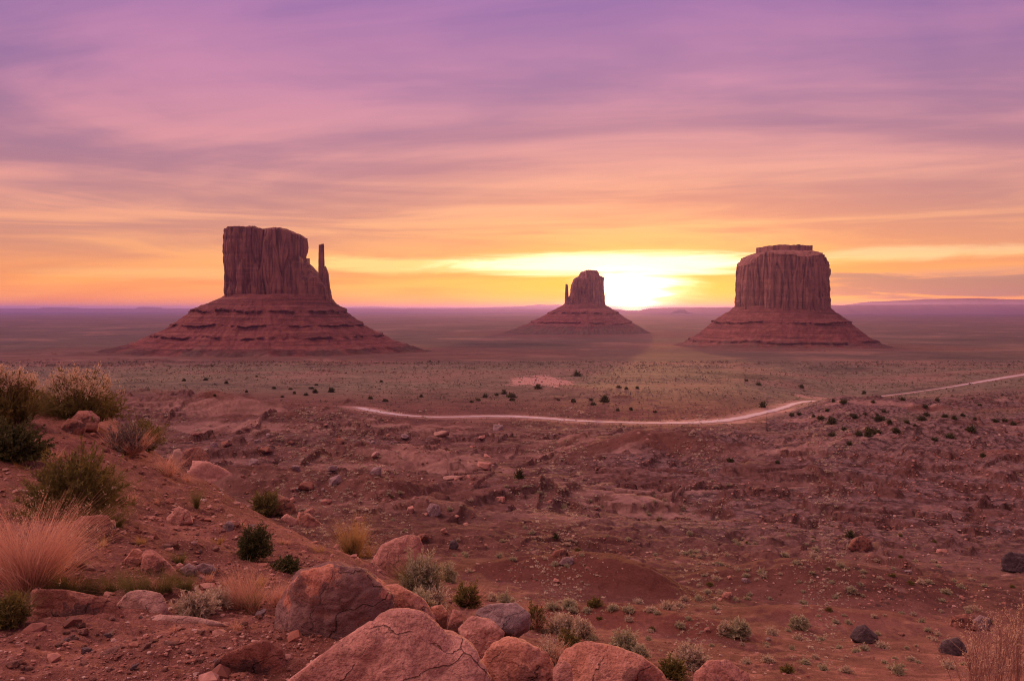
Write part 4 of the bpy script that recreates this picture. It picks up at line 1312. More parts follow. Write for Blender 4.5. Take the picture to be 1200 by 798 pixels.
M['stone'] = stone_mat()
pts, sz = [], []
for _ in range(24000):
    px = RNG.uniform(-80, 1280)
    py = 500 + 330 * RNG.random() ** 0.75
    if py < crest(px) + 3: continue
    x, y, z = hit(px, py)
    if y > 30: continue
    if pn2(np.array([x * 0.9]), np.array([y * 0.9]), 140)[0] < RNG.uniform(-0.6, 0.15): continue
    s = (1.5 + 6.0 * RNG.random() ** 4) / F * y * 0.5
    pts.append((x, y, z + s * 0.25)); sz.append(max(s, 0.004))
for _ in range(5000):
    x, y = RNG.uniform(-8, 9), 2.5 + 26 * RNG.random()
    if abs(x) > y * 1.2: continue
    s = 0.012 + 0.06 * RNG.random() ** 4
    pts.append((x, y, ground_at(x, y) + s * 0.2)); sz.append(s)
stones_stuff('gravel', np.array(pts), np.array(sz), M['stone'], 1)
pts, sz = [], []
for _ in range(22000):
    px = RNG.uniform(-50, 1260)
    py = RNG.uniform(490, 800)
    x, y, z = hit(px, py)
    if y < 34 or y > 480: continue
    dens = pn2(np.array([x / 30]), np.array([y / 22]), 141)[0] + (0.25 if px > 880 and py < 650 else 0) + (0.2 if px < 520 and py < 600 else 0)
    if dens < RNG.uniform(-0.1, 0.5): continue
    s = (1.3 + 3.2 * RNG.random() ** 3) / F * y * 0.5
    pts.append((x, y, z + s * 0.1)); sz.append(s)
stones_stuff('rubble', np.array(pts), np.array(sz), M['stone'], 2)


# ------------------------------------------------------------------ plants
def plant_mat(name, a, b, trans=0.3, rough=0.8):
    m, T = new_mat(name)
    c = T.mix(attr(T, 'tint'), (*a, 1), (*b, 1))
    d = T.n('ShaderNodeBsdfPrincipled')
    T.put(d.inputs['Base Color'], c)
    d.inputs['Roughness'].default_value = rough
    d.inputs['Specular IOR Level'].default_value = 0.15
    tr = T.n('ShaderNodeBsdfTranslucent')
    T.put(tr.inputs['Color'], c)
    mx = T.n('ShaderNodeMixShader')
    mx.inputs[0].default_value = trans
    T.l(d.outputs[0], mx.inputs[1]); T.l(tr.outputs[0], mx.inputs[2])
    o = T.n('ShaderNodeOutputMaterial')
    T.l(mx.outputs[0], o.inputs[0])
    return m


M['grass_dry'] = plant_mat('grass_dry', (0.46, 0.22, 0.145), (0.72, 0.40, 0.29), 0.4)
M['grass_gold'] = plant_mat('grass_gold', (0.34, 0.19, 0.07), (0.60, 0.38, 0.15), 0.4)
M['grass_green'] = plant_mat('grass_green', (0.09, 0.085, 0.025), (0.26, 0.20, 0.075), 0.35)
M['leaf_sage'] = plant_mat('leaf_sage', (0.30, 0.26, 0.165), (0.58, 0.50, 0.34), 0.3)
M['leaf_grey'] = plant_mat('leaf_grey', (0.13, 0.10, 0.085), (0.30, 0.215, 0.18), 0.2)
M['leaf_pale'] = plant_mat('leaf_pale', (0.40, 0.31, 0.22), (0.68, 0.53, 0.40), 0.3)
M['leaf_olive'] = plant_mat('leaf_olive', (0.085, 0.075, 0.022), (0.27, 0.205, 0.065), 0.3)
M['leaf_dark'] = plant_mat('leaf_dark', (0.05, 0.055, 0.02), (0.135, 0.125, 0.048), 0.2)
M['plume'] = plant_mat('plume', (0.46, 0.30, 0.20), (0.70, 0.50, 0.36), 0.4)
M['twig'] = plant_mat('twig', (0.10, 0.06, 0.045), (0.22, 0.14, 0.11), 0.05)
M['twig_pale'] = plant_mat('twig_pale', (0.26, 0.14, 0.11), (0.42, 0.24, 0.19), 0.1)


def ribbons(P, W, side):
    """P (n,k,3) centre lines, W (n,k) widths, side (n,3)"""
    n, k, _ = P.shape
    a = P - side[:, None, :] * W[..., None]
    b = P + side[:, None, :] * W[..., None]
    v = np.stack([a, b], 2).reshape(-1, 3)
    base = (np.arange(n) * k * 2)[:, None]
    q = np.arange(k - 1)[None] * 2
    f = np.stack([base + q, base + q + 1, base + q + 3, base + q + 2], -1).reshape(-1, 4)
    return v, f


def grass(n, R, H, tilt, droop, w, rg, hvar=0.45, k=4):
    nc = max(3, n // 90)
    ca, cr = rg.uniform(0, 6.283, nc), np.sqrt(rg.random(nc)) * R * 0.5
    lean_a, lean_t, ch = rg.uniform(0, 6.283, nc), np.abs(rg.normal(0, tilt * 0.45, nc)), rg.uniform(0.62, 1.0, nc)
    pk = rg.integers(nc, size=n)
    ox = cr[pk] * np.cos(ca[pk]) + rg.normal(0, R * 0.07, n)
    oy = cr[pk] * np.sin(ca[pk]) + rg.normal(0, R * 0.07, n)
    rr, a = np.hypot(ox, oy), np.arctan2(oy, ox)
    a2 = np.where(rg.random(n) < 0.4, lean_a[pk], a + rg.normal(0, 1.0, n))
    t = np.abs(rg.normal(0, tilt * 0.8, n)) + 0.25 * rr / R + lean_t[pk] * 0.6
    L = H * ch[pk] * (1 - hvar * rg.random(n) ** 1.2)
    broken = rg.random(n) < 0.08
    t = np.where(broken, t + rg.uniform(.4, 1.0, n), t)
    s = np.linspace(0, 1, k)[None]
    hx = np.cos(a2)[:, None]; hy = np.sin(a2)[:, None]
    st, ct = np.sin(t)[:, None], np.cos(t)[:, None]
    bend = droop * (0.4 + rg.random(n))[:, None]
    out = st * s * L[:, None] + bend * s ** 2.2 * L[:, None] * 0.55
    x = (rr * np.cos(a))[:, None] + hx * out
    y = (rr * np.sin(a))[:, None] + hy * out
    z = ct * s * L[:, None] - bend * s ** 2.5 * L[:, None] * 0.28
    wig = rg.normal(size=(n, k, 2)).cumsum(1) * 0.022 * L[:, None, None]
    wig[:, 0] = 0
    P = np.stack([x + wig[..., 0], y + wig[..., 1], z], -1)
    W = w * (1 - 0.85 * s) * np.ones((n, 1))
    b = rg.uniform(0, 6.283, n)
    side = np.stack([np.cos(b), np.sin(b), 0 * b], -1)
    v, f = ribbons(P, W, side)
    tint = np.clip(rg.random(n)[:, None] * 0.6 + s * 0.45, 0, 1)
    return v, f, np.repeat(tint.ravel(), 2), P


def bush(nt, nl, R, H, leaf, lw, rg, spread=1.0, upright=0.25, clumps=13):
    """twigs to an uneven dome, leaves along them"""
    cl = rg.normal(size=(clumps, 3)); cl[:, 2] = np.abs(cl[:, 2]) + 0.15
    cl /= np.linalg.norm(cl, axis=1)[:, None]
    reach = rg.uniform(0.78, 1.10, clumps) * (1 - 0.14 * cl[:, 2])
    pick = rg.integers(clumps, size=nt)
    dv = cl[pick] + rg.normal(size=(nt, 3)) * 0.55
    dv[:, 2] = np.abs(dv[:, 2]) + 0.05
    dv /= np.linalg.norm(dv, axis=1)[:, None]
    rad = reach[pick] * rg.uniform(0.45, 1.14, nt) / np.maximum(1.0, dv[:, 2] * 1.12)
    tip = dv * rad[:, None] * np.array([R, R, H])
    s = np.linspace(0, 1, 5)[None, :, None]
    root = rg.normal(size=(nt, 3)) * np.array([R * .10, R * .10, 0]); root[:, 2] = -0.03 * H
    mid = tip * 0.5 + np.array([0, 0, 1.0]) * (H * upright * (1 - dv[:, 2:3]) * 0.5) + rg.normal(size=(nt, 3)) * 0.05 * R
    P = root[:, None] * (1 - s) ** 2 + 2 * mid[:, None] * s * (1 - s) + tip[:, None] * s ** 2
    W = (0.006 * (R + H)) * (1 - 0.8 * s[..., 0]) * np.ones((nt, 1))
    b = rg.uniform(0, 6.283, nt)
    sv, sf = ribbons(P, W, np.stack([np.cos(b), np.sin(b), 0 * b], -1))
    st = np.repeat((0.3 + 0.7 * rg.random(nt))[:, None] * np.ones((1, 5)), 2)
    # leaves
    sl = 0.30 + 0.70 * rg.random((nt, nl)) ** 0.7
    S = sl[..., None]
    q = root[:, None] * (1 - S) ** 2 + 2 * mid[:, None] * S * (1 - S) + tip[:, None] * S ** 2
    q = q.reshape(-1, 3)
    N = len(q)
    dirn = np.repeat(dv, nl, 0) * 0.7 + rg.normal(size=(N, 3)) * 0.6 + np.array([0, 0, 0.35])
    dirn /= np.linalg.norm(dirn, axis=1)[:, None]
    ln = leaf * rg.uniform(0.6, 1.3, N)
    sd = np.cross(dirn, rg.normal(size=(N, 3)))
    sd /= np.linalg.norm(sd, axis=1)[:, None] + 1e-9
    LP = q[:, None] + dirn[:, None] * ln[:, None, None] * np.array([0, 0.5, 1.0])[None, :, None]
    LW = lw * np.array([0.35, 1.0, 0.15])[None] * np.ones((N, 1))
    lv, lf = ribbons(LP, LW, sd)
    tint = np.clip(rg.random(N) * 0.65 + np.repeat(rg.random(nt), nl) * 0.35, 0, 1)
    lt = np.repeat(np.repeat(tint[:, None], 3, 1).ravel(), 2)
    return (lv, lf, lt), (sv, sf, st), tip


def plume_mesh(tips, size, rg, n=16):
    N = len(tips)
    q = np.repeat(tips, n, 0) + rg.normal(size=(N * n, 3)) * size * np.array([.45, .45, .9])
    dn = rg.normal(size=(N * n, 3)) + np.array([0, 0, .8]); dn /= np.linalg.norm(dn, axis=1)[:, None]
    sd = np.cross(dn, rg.normal(size=(N * n, 3))); sd /= np.linalg.norm(sd, axis=1)[:, None]
    P = q[:, None] + dn[:, None] * size * np.array([0, .4, .8])[None, :, None]
    v, f = ribbons(P, size * 0.10 * np.array([.5, 1, .4])[None] * np.ones((N * n, 1)), sd)
    return v, f, np.repeat(np.repeat(rg.random(N * n)[:, None], 3, 1).ravel(), 2)


def base_of(px, py, wpx):
    x, y, z = hit(px, py)
    return x, y, z, wpx / F * y


def grass_clump(label, px, py, wpx, hpx, mat='grass_dry', n=700, tilt=0.35, droop=0.5, seed=1, green=None, cat='grass clump', name='grass_clump', group=None, w=None, d=None, seeds=0.0):
    rg = np.random.default_rng(seed)
    if d is None:
        x, y, z, W = base_of(px, py, wpx)
    else:
        x, y = (px - 600) / F * d, d
        z, W = ground_at(x, y), wpx / F * d
    H = hpx / F * y
    w = w or max(0.35 / F * y * 0.5, 0.0011)
    root = thing(name, label, cat, (x, y, z - 0.01), group)
    v, f, t, P = grass(n, W * 0.5, H * 1.12, tilt, droop, w, rg)
    obj('blades', mesh_np('blades', v, f, M[mat], False, {'tint': t}), root)
    if seeds:
        tp = P[rg.random(len(P)) < seeds, -1]
        v, f, t = plume_mesh(tp, 2.6 / F * y, rg, 7)
        obj('seed_heads', mesh_np('seed_heads', v, f, M['plume'], False, {'tint': t}), root)
    if green:
        v, f, t, P = grass(int(n * 0.5), W * 0.42, H * 0.62, tilt * 0.9, droop, w * 1.1, rg)
        obj('green_blades', mesh_np('green_blades', v, f, M[green], False, {'tint': t}), root)
    return root


def shrub(label, px, py, wpx, hpx, mat='leaf_sage', nt=260, nl=22, seed=1, leafpx=4.0, lwpx=0.55, plume=None, cat='shrub', name='shrub', group=None, dry=None, d=None, twig='twig'):
    rg = np.random.default_rng(seed)
    if d is None:
        x, y, z, W = base_of(px, py, wpx)
    else:
        x, y = (px - 600) / F * d, d
        z, W = ground_at(x, y), wpx / F * d
    H = hpx / F * y
    u = y / F
    root = thing(name, label, cat, (x, y, z), group)
    (lv, lf, lt), (sv, sf, st), tip = bush(nt, nl, W * 0.5, H, leafpx * u, lwpx * u, rg)
    obj('foliage', mesh_np('foliage', lv, lf, M[mat], False, {'tint': lt}), root)
    obj('stems', mesh_np('stems', sv, sf, M[twig], False, {'tint': st}), root)
    if plume:
        k = tip[(tip[:, 2] > 0.55 * H)]
        v, f, t = plume_mesh(k, 4.2 * u, rg, 26)
        obj('seed_plumes', mesh_np('seed_plumes', v, f, M[plume], False, {'tint': t}), root)
    if dry:
        v, f, t, P = grass(int(nt * 1.6), W * 0.5, H * 1.08, 0.55, 0.4, 0.32 * u, rg)
        obj('dry_blades', mesh_np('dry_blades', v, f, M[dry], False, {'tint': t}), root)
    return root


# near plants, one by one
shrub('wide olive bush topped with pale feathery seed heads on the ridge', 88, 494, 116, 60, 'leaf_olive', 560, 26, 1, 5, 0.6, plume='plume', dry='grass_green', twig='twig_pale')
shrub('tall olive bush at the left edge with orange tipped stems', 10, 496, 84, 74, 'leaf_olive', 380, 24, 2, 5, 0.6, plume='plume', dry='grass_green')
shrub('very dark green dense shrub at the left edge', 12, 542, 86, 54, 'leaf_dark', 700, 40, 3, 3.6, 0.7)
shrub('big dark olive bush sprawling over the slope above the dry grass', 82, 610, 134, 92, 'leaf_olive', 900, 34, 4, 6, 0.6, dry='grass_green')
grass_clump('olive grass skirt at the right foot of the big olive bush', 136, 618, 34, 42, 'grass_green', 260, 0.5, 0.5, 5)
shrub('grey twiggy bush with pink dry grass on the ridge', 146, 532, 66, 38, 'leaf_grey', 300, 20, 6, 4, 0.45, dry='grass_dry')
shrub('brownish round bush right of the grey twiggy bush on the ridge', 168, 528, 52, 42, 'leaf_olive', 240, 20, 7, 5, 0.5, dry='grass_green')
grass_clump('pink dry grass with a green heart spilling down the ridge', 192, 558, 40, 36, 'grass_dry', 420, 0.5, 0.8, 8, 'grass_green')
grass_clump('little pink grass wisp trailing off the ridge grass', 214, 566, 26, 18, 'grass_dry', 160, 0.7, 0.8, 9)
grass_clump('small yellow green tuft on the bare slope', 226, 597, 18, 30, 'grass_green', 200, 0.25, 0.3, 10)
shrub('round dark green bush alone on the slope', 294, 658, 46, 46, 'leaf_dark', 620, 30, 11, 3.4, 0.5)
shrub('low dark green mat beside the varnished boulder', 332, 674, 36, 20, 'leaf_dark', 300, 24, 12, 3, 0.55)
grass_clump('tall pink dry grass filling the left edge', 22, 696, 110, 140, 'grass_dry', 1050, 0.38, 0.45, 13, w=0.0030, seeds=0.15)
grass_clump('pale dry stems with seed heads at the left edge above the tall grass', -6, 668, 66, 96, 'grass_dry', 520, 0.25, 0.25, 14, d=6.4, seeds=0.7)
shrub('grey green bush low at the left edge beside the long brown block', 0, 738, 50, 44, 'leaf_olive', 300, 24, 15, 5, 0.6, dry='grass_green')
grass_clump('golden grass clump with dark base on the ridge', 412, 652, 36, 52, 'grass_gold', 700, 0.26, 0.35, 16, 'grass_green')
grass_clump('low golden fringe at the foot of the golden grass clump', 428, 656, 34, 24, 'grass_gold', 260, 0.6, 0.6, 17)
shrub('tall grey green sage bush at the rim behind the varnished boulder', 492, 700, 62, 58, 'leaf_sage', 460, 28, 18, 5, 0.55, dry='grass_green')
shrub('bare purple grey twigs at the foot of the tall sage', 510, 712, 46, 30, 'leaf_pale', 200, 5, 19, 4, 0.4)
shrub('low sage in front of the tall sage by the joined pink lump', 490, 720, 44, 30, 'leaf_sage', 200, 22, 20, 4.5, 0.55)
shrub('thin upright sage right of the tall sage', 524, 686, 24, 30, 'leaf_sage', 120, 18, 21, 4, 0.5)
shrub('round olive tussock above the grey purple slab', 548, 716, 36, 32, 'leaf_olive', 220, 22, 22, 5, 0.5, dry='grass_dry')
shrub('grey green bush on the ridge in front of the brown rock', 310, 604, 44, 32, 'leaf_olive', 220, 24, 23, 4, 0.5, dry='grass_green')
grass_clump('green and tan tussock left of the varnished boulder', 286, 718, 52, 64, 'grass_dry', 720, 0.30, 0.35, 24, 'grass_green')
grass_clump('tan tussock close against the varnished boulder', 316, 716, 36, 40, 'grass_dry', 360, 0.35, 0.5, 25)
shrub('wide grey sage bush behind the flat pale slab', 222, 726, 66, 34, 'leaf_pale', 300, 24, 26, 5, 0.6)
shrub('low pinkish grey brush between sage and tan tussock', 252, 716, 44, 28, 'leaf_pale', 170, 16, 27, 4.5, 0.5, dry='grass_dry')
grass_clump('small yellow green tuft above the flatter grey stone', 206, 664, 32, 26, 'grass_green', 240, 0.45, 0.5, 28, 'leaf_olive')
for i, (a, b, w_, h_) in enumerate([(96, 700, 50, 26), (124, 700, 46, 24), (152, 701, 46, 26), (180, 700, 46, 24), (206, 698, 36, 20), (78, 700, 40, 34)]):
    grass_clump('green and tan grass tuft in the strip behind the long brown block', a, b - 3, w_ * 1.1, h_ * 1.5, 'grass_green', 520, 0.55, 0.5, 40 + i, 'grass_dry' if i % 2 else None, group='grass strip behind the brown block')
shrub('dense pale sage beside the grey purple slab', 660, 748, 36, 30, 'leaf_pale', 220, 20, 50, 4, 0.55)
shrub('olive sage touching the right end of the grey purple slab', 628, 742, 30, 34, 'leaf_olive', 170, 20, 51, 4, 0.5, dry='grass_dry')
shrub('grey sage above the flat orange slab', 684, 752, 30, 26, 'leaf_pale', 170, 20, 52, 4, 0.55)
shrub('thin tan brush between the orange block and the flat orange slab', 648, 786, 50, 40, 'leaf_pale', 170, 9, 53, 4, 0.4, dry='grass_dry')
shrub('yellow green sage at the back corner of the flat orange slab', 668, 768, 34, 26, 'leaf_olive', 170, 20, 54, 4, 0.5)
shrub('grey green round sage right behind the flat orange slab', 734, 770, 42, 30, 'leaf_sage', 230, 24, 55, 4, 0.55)
shrub('small grey sage right of the round sage by the flat slab', 752, 778, 26, 18, 'leaf_sage', 140, 20, 56, 4, 0.5)
shrub('large pale sage with dark heart near the bottom edge', 812, 790, 50, 34, 'leaf_pale', 300, 26, 57, 4, 0.55)
shrub('low olive sage left of the large pale sage', 792, 800, 40, 24, 'leaf_olive', 200, 24, 58, 4, 0.55)
shrub('bluish grey sage in front of the red slope edge', 870, 752, 34, 28, 'leaf_sage', 200, 22, 59, 3.6, 0.5)
shrub('tan topped sage left of the bluish grey sage', 852, 748, 16, 16, 'leaf_pale', 100, 16, 60, 3.5, 0.5)
shrub('rounded sage growing over a brown rock on the lower slope', 940, 742, 24, 20, 'leaf_sage', 140, 20, 61, 3.5, 0.5)


def seed_stems():
    """bare branching stalks with pale seed heads, near the viewer at the lower right"""
    for i, (px, base, w_, h_) in enumerate([(1178, 842, 80, 112), (1150, 850, 50, 96), (1204, 846, 60, 120)]):
        rg = np.random.default_rng(600 + i)
        d = 4.1 + 0.25 * i
        x = (px - 600) / F * d
        z = ground_at(x, d)
        H = (HOR - (base - h_ - 8)) / F * d + CZ - z
        W = w_ / F * d
        root = thing('seed_stalks', ['bare pinkish stalks with pale seed heads in the lower right corner', 'thin bare stalks left of the corner stalks', 'tallest bare stalks cut by the right edge'][i], 'dry plant', (x, d, z))
        nst = 26
        a = rg.uniform(0, 6.283, nst)
        t = np.abs(rg.normal(0, .22, nst))
        L = H * rg.uniform(0.72, 1.02, nst)
        s = np.linspace(0, 1, 6)[None]
        Px = np.cos(a)[:, None] * np.sin(t)[:, None] * L[:, None] * s + rg.normal(size=(nst, 6)).cumsum(1) * 0.006
        Py = np.sin(a)[:, None] * np.sin(t)[:, None] * L[:, None] * s
        Pz = np.cos(t)[:, None] * L[:, None] * s
        P = np.stack([Px, Py, Pz], -1)
        V, Fc, n0, tips = [], [], 0, [P[:, -1]]
        v, f = ribbons(P, 0.0022 * (1 - .6 * s) * np.ones((nst, 1)), np.tile([[1.0, 0, 0]], (nst, 1)))
        V.append(v); Fc.append(f); n0 += len(v)
        for lev in (3, 4, 4, 5):      # side branches
            st = P[:, lev] * 0.6 + P[:, lev - 1] * 0.4
            dr = (P[:, lev] - P[:, lev - 1]); dr /= np.linalg.norm(dr, axis=1)[:, None]
            dr = dr + rg.normal(size=(nst, 3)) * np.array([.6, .6, .15]); dr /= np.linalg.norm(dr, axis=1)[:, None]
            ln = L * rg.uniform(.10, .28, nst)
            B = st[:, None] + dr[:, None] * (ln[:, None] * np.linspace(0, 1, 4)[None])[..., None]
            v, f = ribbons(B, 0.0014 * np.ones((nst, 4)), np.tile([[1.0, 0, 0]], (nst, 1)))
            V.append(v); Fc.append(f + n0); n0 += len(v)
            tips.append(B[:, -1])
        vv = np.concatenate(V)
        obj('stalks', mesh_np('stalks', vv, np.concatenate(Fc), M['twig_pale'], False, {'tint': rg.random(len(vv))}), root)
        tp = np.concatenate(tips)
        tp = tp[rg.random(len(tp)) < 0.7]
        v, f, t_ = plume_mesh(tp, 0.014, rg, 9)
        obj('seed_heads', mesh_np('seed_heads', v, f, M['plume'], False, {'tint': t_}), root)


seed_stems()


for i, (a, b, w_, h_) in enumerate([(250, 640, 22, 16), (262, 690, 26, 18), (236, 684, 24, 16), (160, 640, 18, 14), (180, 592, 16, 12), (352, 690, 20, 14), (372, 650, 18, 14), (280, 620, 16, 12), (150, 590, 20, 16),
                                    (60, 720, 30, 22), (200, 745, 20, 12), (270, 742, 26, 16), (232, 560, 18, 12), (330, 640, 18, 12), (120, 560, 22, 18), (300, 690, 26, 20), (390, 665, 16, 12), (66, 540, 26, 22), (110, 645, 26, 22), (90, 668, 34, 28)]):
    grass_clump('small dry grass tuft growing among stones on the near slope', a, b, w_, h_, 'grass_dry' if i % 3 else 'grass_gold', 130, 0.5, 0.5, 80 + i, 'grass_green' if i % 2 else None, group='dry grass tufts on the near slope')


# clumps that repeat over the slopes: a few kinds, copied with their parts
def bush_kind(mat, nt, nl, seed, H, leaf, lw, dry=None):
    rg = np.random.default_rng(seed)
    (lv, lf, lt), (sv, sf, st), tip = bush(nt, nl, 0.5, H, leaf, lw, rg)
    parts = [('foliage', mesh_np('foliage', lv, lf, M[mat], False, {'tint': lt})), ('stems', mesh_np('stems', sv, sf, M['twig'], False, {'tint': st}))]
    if dry:
        v, f, t, P = grass(nt, 0.5, H * 1.05, 0.55, 0.4, 0.006, rg)
        parts.append(('dry_blades', mesh_np('dry_blades', v, f, M[dry], False, {'tint': t})))
    return parts


SAGE = [bush_kind('leaf_sage', 90, 12, 700 + k, 0.45 + 0.06 * (k % 3), 0.10, 0.018) for k in range(5)] + \
       [bush_kind('leaf_pale', 90, 12, 720 + k, 0.42 + 0.06 * (k % 3), 0.10, 0.016, 'grass_dry') for k in range(4)] + \
       [bush_kind('leaf_olive', 90, 14, 740 + k, 0.5, 0.09, 0.018) for k in range(1)]
DARK = [bush_kind('leaf_dark', 110, 16, 760 + k, 0.62 + 0.08 * k, 0.10, 0.026) for k in range(4)]
OLIVE = [bush_kind('leaf_olive', 90, 14, 780 + k, 0.5 + 0.05 * k, 0.10, 0.022) for k in range(3)]


def plant_at(kinds, px, py, wpx, name, label, cat, group, hs=1.0):
    x, y, z = hit(px, py)
    s = 1.2 * wpx / F * y
    root = obj(name, None, loc=(x, y, z - 0.02 * s))
    root.scale = (s, s, s * hs * RNG.uniform(.85, 1.2))
    root.rotation_euler = (0, 0, RNG.uniform(0, 6.283))
    tag(root, label, cat, group)
    for pn, me in kinds[RNG.integers(len(kinds))]:
        obj(pn, me, root)
    return root


# explicit clumps read from the photograph on the right hand slope
RS = [(923, 656, 12), (938, 664, 12), (946, 712, 12), (960, 648, 10), (958, 656, 12), (964, 660, 9), (990, 668, 11), (984, 705, 9), (1016, 674, 9), (1016, 680, 8), (1002, 697, 14), (1008, 700, 10),
      (1014, 690, 8), (1036, 682, 8), (1052, 680, 9), (1072, 688, 9), (1085, 688, 12), (1096, 687, 10), (1115, 700, 14), (1133, 693, 11), (1125, 686, 8), (1146, 684, 8), (878, 679, 10), (879, 672, 8),
      (898, 680, 11), (896, 676, 12), (882, 702, 8), (866, 708, 8), (868, 672, 8), (856, 667, 7), (868, 641, 9), (864, 638, 8), (1033, 660, 9), (1100, 662, 9), (1105, 668, 8), (1000, 645, 9), (1048, 692, 9),
      (968, 756, 11), (942, 756, 14), (910, 750, 18), (874, 762, 8), (903, 764, 7), (948, 785, 16), (905, 782, 18), (880, 784, 16), (1075, 780, 14), (1095, 745, 9), (1087, 734, 9), (1030, 728, 9), (1063, 724, 8),
      (1097, 754, 9), (1040, 765, 18), (1020, 768, 14), (1010, 770, 12), (1106, 750, 9), (1150, 720, 16), (1168, 736, 12), (1000, 736, 9), (985, 735, 10), (1120, 790, 18), (1060, 795, 20), (1000, 795, 18), (930, 796, 18), (972, 792, 14)]
for (a, b, w) in RS:
    plant_at(SAGE, a, b, w, 'sage_clump', 'rounded sage clump dotted on the bare red slope at the right', 'sagebrush', 'sage clumps on the right slope')
n = 0
while n < 70:
    a, b = RNG.uniform(790, 1195), RNG.uniform(630, 790)
    if pn2(np.array([a / 40]), np.array([b / 18]), 150)[0] < RNG.uniform(-0.3, 0.4): continue
    plant_at(SAGE, a, b, RNG.uniform(5, 9) * (0.75 + (b - 630) / 320), 'sage_clump', 'rounded sage clump dotted on the bare red slope at the right', 'sagebrush', 'sage clumps on the right slope')
    n += 1
n = 0
while n < 110:
    a, b = RNG.uniform(430, 860), RNG.uniform(560, 760)
    if b > crest(a) - 4: continue
    if 560 < a < 820 and 668 < b < 716: continue
    if pn2(np.array([a / 50]), np.array([b / 20]), 151)[0] < RNG.uniform(-0.25, 0.4): continue
    plant_at(SAGE, a, b, RNG.uniform(5, 9) * (0.7 + (b - 560) / 220), 'sage_clump', 'low sage clump on the red ground in the middle of the gully', 'sagebrush', 'sage clumps in the gully')
    n += 1
for (a, b, w) in [(700, 716, 20), (720, 720, 16), (738, 722, 18), (765, 722, 18), (784, 718, 20), (800, 716, 14), (806, 708, 12), (822, 708, 12), (833, 700, 12), (648, 718, 18), (668, 716, 20), (592, 712, 22), (576, 708, 18), (800, 740, 14), (750, 712, 16), (672, 722, 16), (690, 722, 14)]:
    plant_at(SAGE, a, b, w, 'sage_clump', 'grey sage clump in the row along the foot of the dark mound', 'sagebrush', 'sage row at the foot of the mound')
for (a, b, w) in [(608, 562, 12), (652, 636, 9), (895, 478, 9), (1000, 632, 10)]:
    plant_at(DARK, a, b, w, 'dark_bush', 'single dark green bush among paler scrub in the gully', 'bush', 'dark bushes in the gully')

# junipers and dark bushes round the road
JUN = [(977, 497, 13), (989, 473, 10), (978, 471, 7), (1003, 491, 10), (1001, 488, 7), (1025, 472, 6), (1019, 512, 12), (1028, 509, 14), (1022, 506, 12), (1036, 494, 10), (1030, 493, 12), (1044, 497, 8), (1066, 497, 9), (1052, 507, 12), (1083, 493, 11),
       (1087, 488, 9), (1086, 478, 7), (1117, 515, 12), (1098, 517, 9), (1141, 507, 14), (998, 522, 8), (977, 512, 10), (1008, 510, 10), (963, 492, 10), (955, 489, 6), (930, 488, 8), (938, 486, 7), (940, 455, 8), (1120, 492, 8), (1110, 490, 9),
       (858, 542, 10), (913, 544, 7), (1155, 537, 10), (1170, 495, 9), (1190, 498, 8), (1180, 494, 7), (1145, 492, 6), (1130, 488, 7), (1074, 500, 6), (1038, 484, 7), (1030, 487, 5), (970, 482, 7), (1015, 486, 5), (990, 505, 9),
       (600, 466, 13), (630, 456, 12), (676, 441, 12), (568, 466, 8), (591, 462, 9), (582, 464, 7), (672, 472, 8), (695, 475, 9), (710, 472, 14), (725, 455, 8), (734, 457, 6), (747, 456, 6), (740, 481, 6), (724, 482, 6), (693, 470, 7), (768, 484, 6), (600, 470, 8),
       (493, 466, 6), (433, 468, 7), (451, 471, 8), (388, 460, 10), (368, 461, 8), (364, 456, 7), (358, 464, 7), (344, 462, 6), (330, 466, 5), (340, 457, 6), (370, 452, 5), (320, 456, 6), (446, 448, 5), (215, 447, 6), (240, 446, 6), (264, 450, 6), (288, 460, 5), (250, 464, 5), (300, 442, 4), (560, 470, 7), (552, 472, 6), (655, 470, 6),
       (890, 452, 8), (876, 447, 6), (1060, 470, 8), (1014, 462, 7), (1100, 470, 6), (1150, 476, 6)]
for (a, b, w) in JUN:
    if b < 475 or a < 900:
        lab, grp = 'small dark juniper dotted on the scrub plain beyond the road', 'junipers on the plain'
    else:
        lab, grp = 'dark green juniper on the brow where the road goes out of sight', 'junipers on the brow by the road'
    plant_at(DARK, a, b, w * 0.85, 'juniper_bush', lab, 'juniper', grp, 0.8)


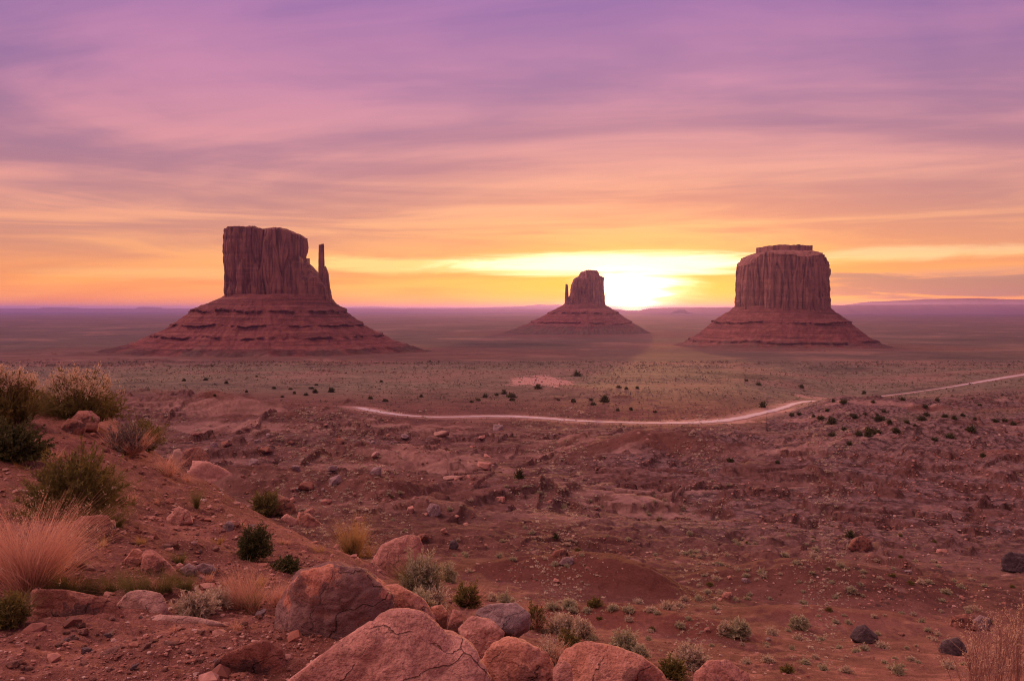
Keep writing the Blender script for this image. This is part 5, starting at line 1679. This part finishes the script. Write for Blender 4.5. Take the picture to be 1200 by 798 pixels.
def scrub_stuff():
    """the low scrub of the plain that nobody could count"""
    rg = np.random.default_rng(99)
    base, size, tn = [], [], []
    for _ in range(34000):
        px = rg.uniform(-60, 1260); py = 424 + 110 * rg.random() ** 1.6
        x, y, z = hit(px, py)
        if y < 380 or y > 2300: continue
        if road_dist(np.array([x]), np.array([y]))[0] < 9: continue
        dens = pn2(np.array([x / 110]), np.array([y / 80]), 160)[0] + 0.12
        if dens < rg.uniform(-0.5, 0.35): continue
        base.append((x, y, z)); size.append((1.1 + 1.9 * rg.random() ** 2.5) / F * y); tn.append(rg.random())
    base, size, tn = np.array(base), np.array(size), np.array(tn)
    N, k = len(base), 9
    dv = rg.normal(size=(N, k, 3)); dv[..., 2] = np.abs(dv[..., 2]) + .2
    dv /= np.linalg.norm(dv, axis=2)[..., None]
    c = base[:, None] + dv * size[:, None, None] * np.array([.38, .38, .30]) * rg.uniform(.3, 1, (N, k, 1))
    a = rg.normal(size=(N, k, 3)); b = rg.normal(size=(N, k, 3))
    h = size[:, None, None] * 0.26
    v = np.stack([c - a * h, c + a * h * .6 + b * h * .5, c + b * h], 2).reshape(-1, 3)
    f = np.arange(len(v)).reshape(-1, 3)
    o = obj('scrub', mesh_np('scrub', v, f, M['scrub'], False, {'tint': np.repeat(tn, k * 3)}))
    tag(o, kind='stuff')


def low_scrub_stuff():
    """thin ground cover of tiny dry plants over the red slopes"""
    rg = np.random.default_rng(77)
    base, size, tn = [], [], []
    for _ in range(34000):
        px = rg.uniform(-40, 1250); py = rg.uniform(478, 800)
        if py > crest(px) - 2 and px < 800: continue
        x, y, z = hit(px, py)
        if y < 24 or y > 520: continue
        dens = pn2(np.array([x / (y * .11)]), np.array([y / (y * .06)]), 165)[0] + 0.5 * pn2(np.array([px / 22]), np.array([py / 9]), 166)[0]
        if dens < rg.uniform(-0.15, 0.5): continue
        base.append((x, y, z)); size.append((2.2 + 5.2 * rg.random() ** 3) / F * y); tn.append(rg.random())
    base, size, tn = np.array(base), np.array(size), np.array(tn)
    N, k = len(base), 22
    dv = rg.normal(size=(N, k, 3)); dv[..., 2] = np.abs(dv[..., 2]) + .25
    dv /= np.linalg.norm(dv, axis=2)[..., None]
    r0 = base[:, None] + rg.normal(size=(N, k, 3)) * size[:, None, None] * np.array([.16, .16, 0.0])
    tip = r0 + dv * size[:, None, None] * np.array([.5, .5, .42]) * rg.uniform(.5, 1, (N, k, 1))
    sd = np.cross(dv, rg.normal(size=(N, k, 3))) * size[:, None, None] * 0.07
    v = np.stack([r0 - sd, r0 + sd, tip], 2).reshape(-1, 3)
    o = obj('low_scrub', mesh_np('low_scrub', v, np.arange(len(v)).reshape(-1, 3), M['leaf_pale'], False, {'tint': np.repeat(tn, k * 3)}))
    tag(o, kind='stuff')


low_scrub_stuff()
M['scrub'] = plant_mat('scrub', (0.06, 0.055, 0.035), (0.24, 0.185, 0.13), 0.1)
scrub_stuff()
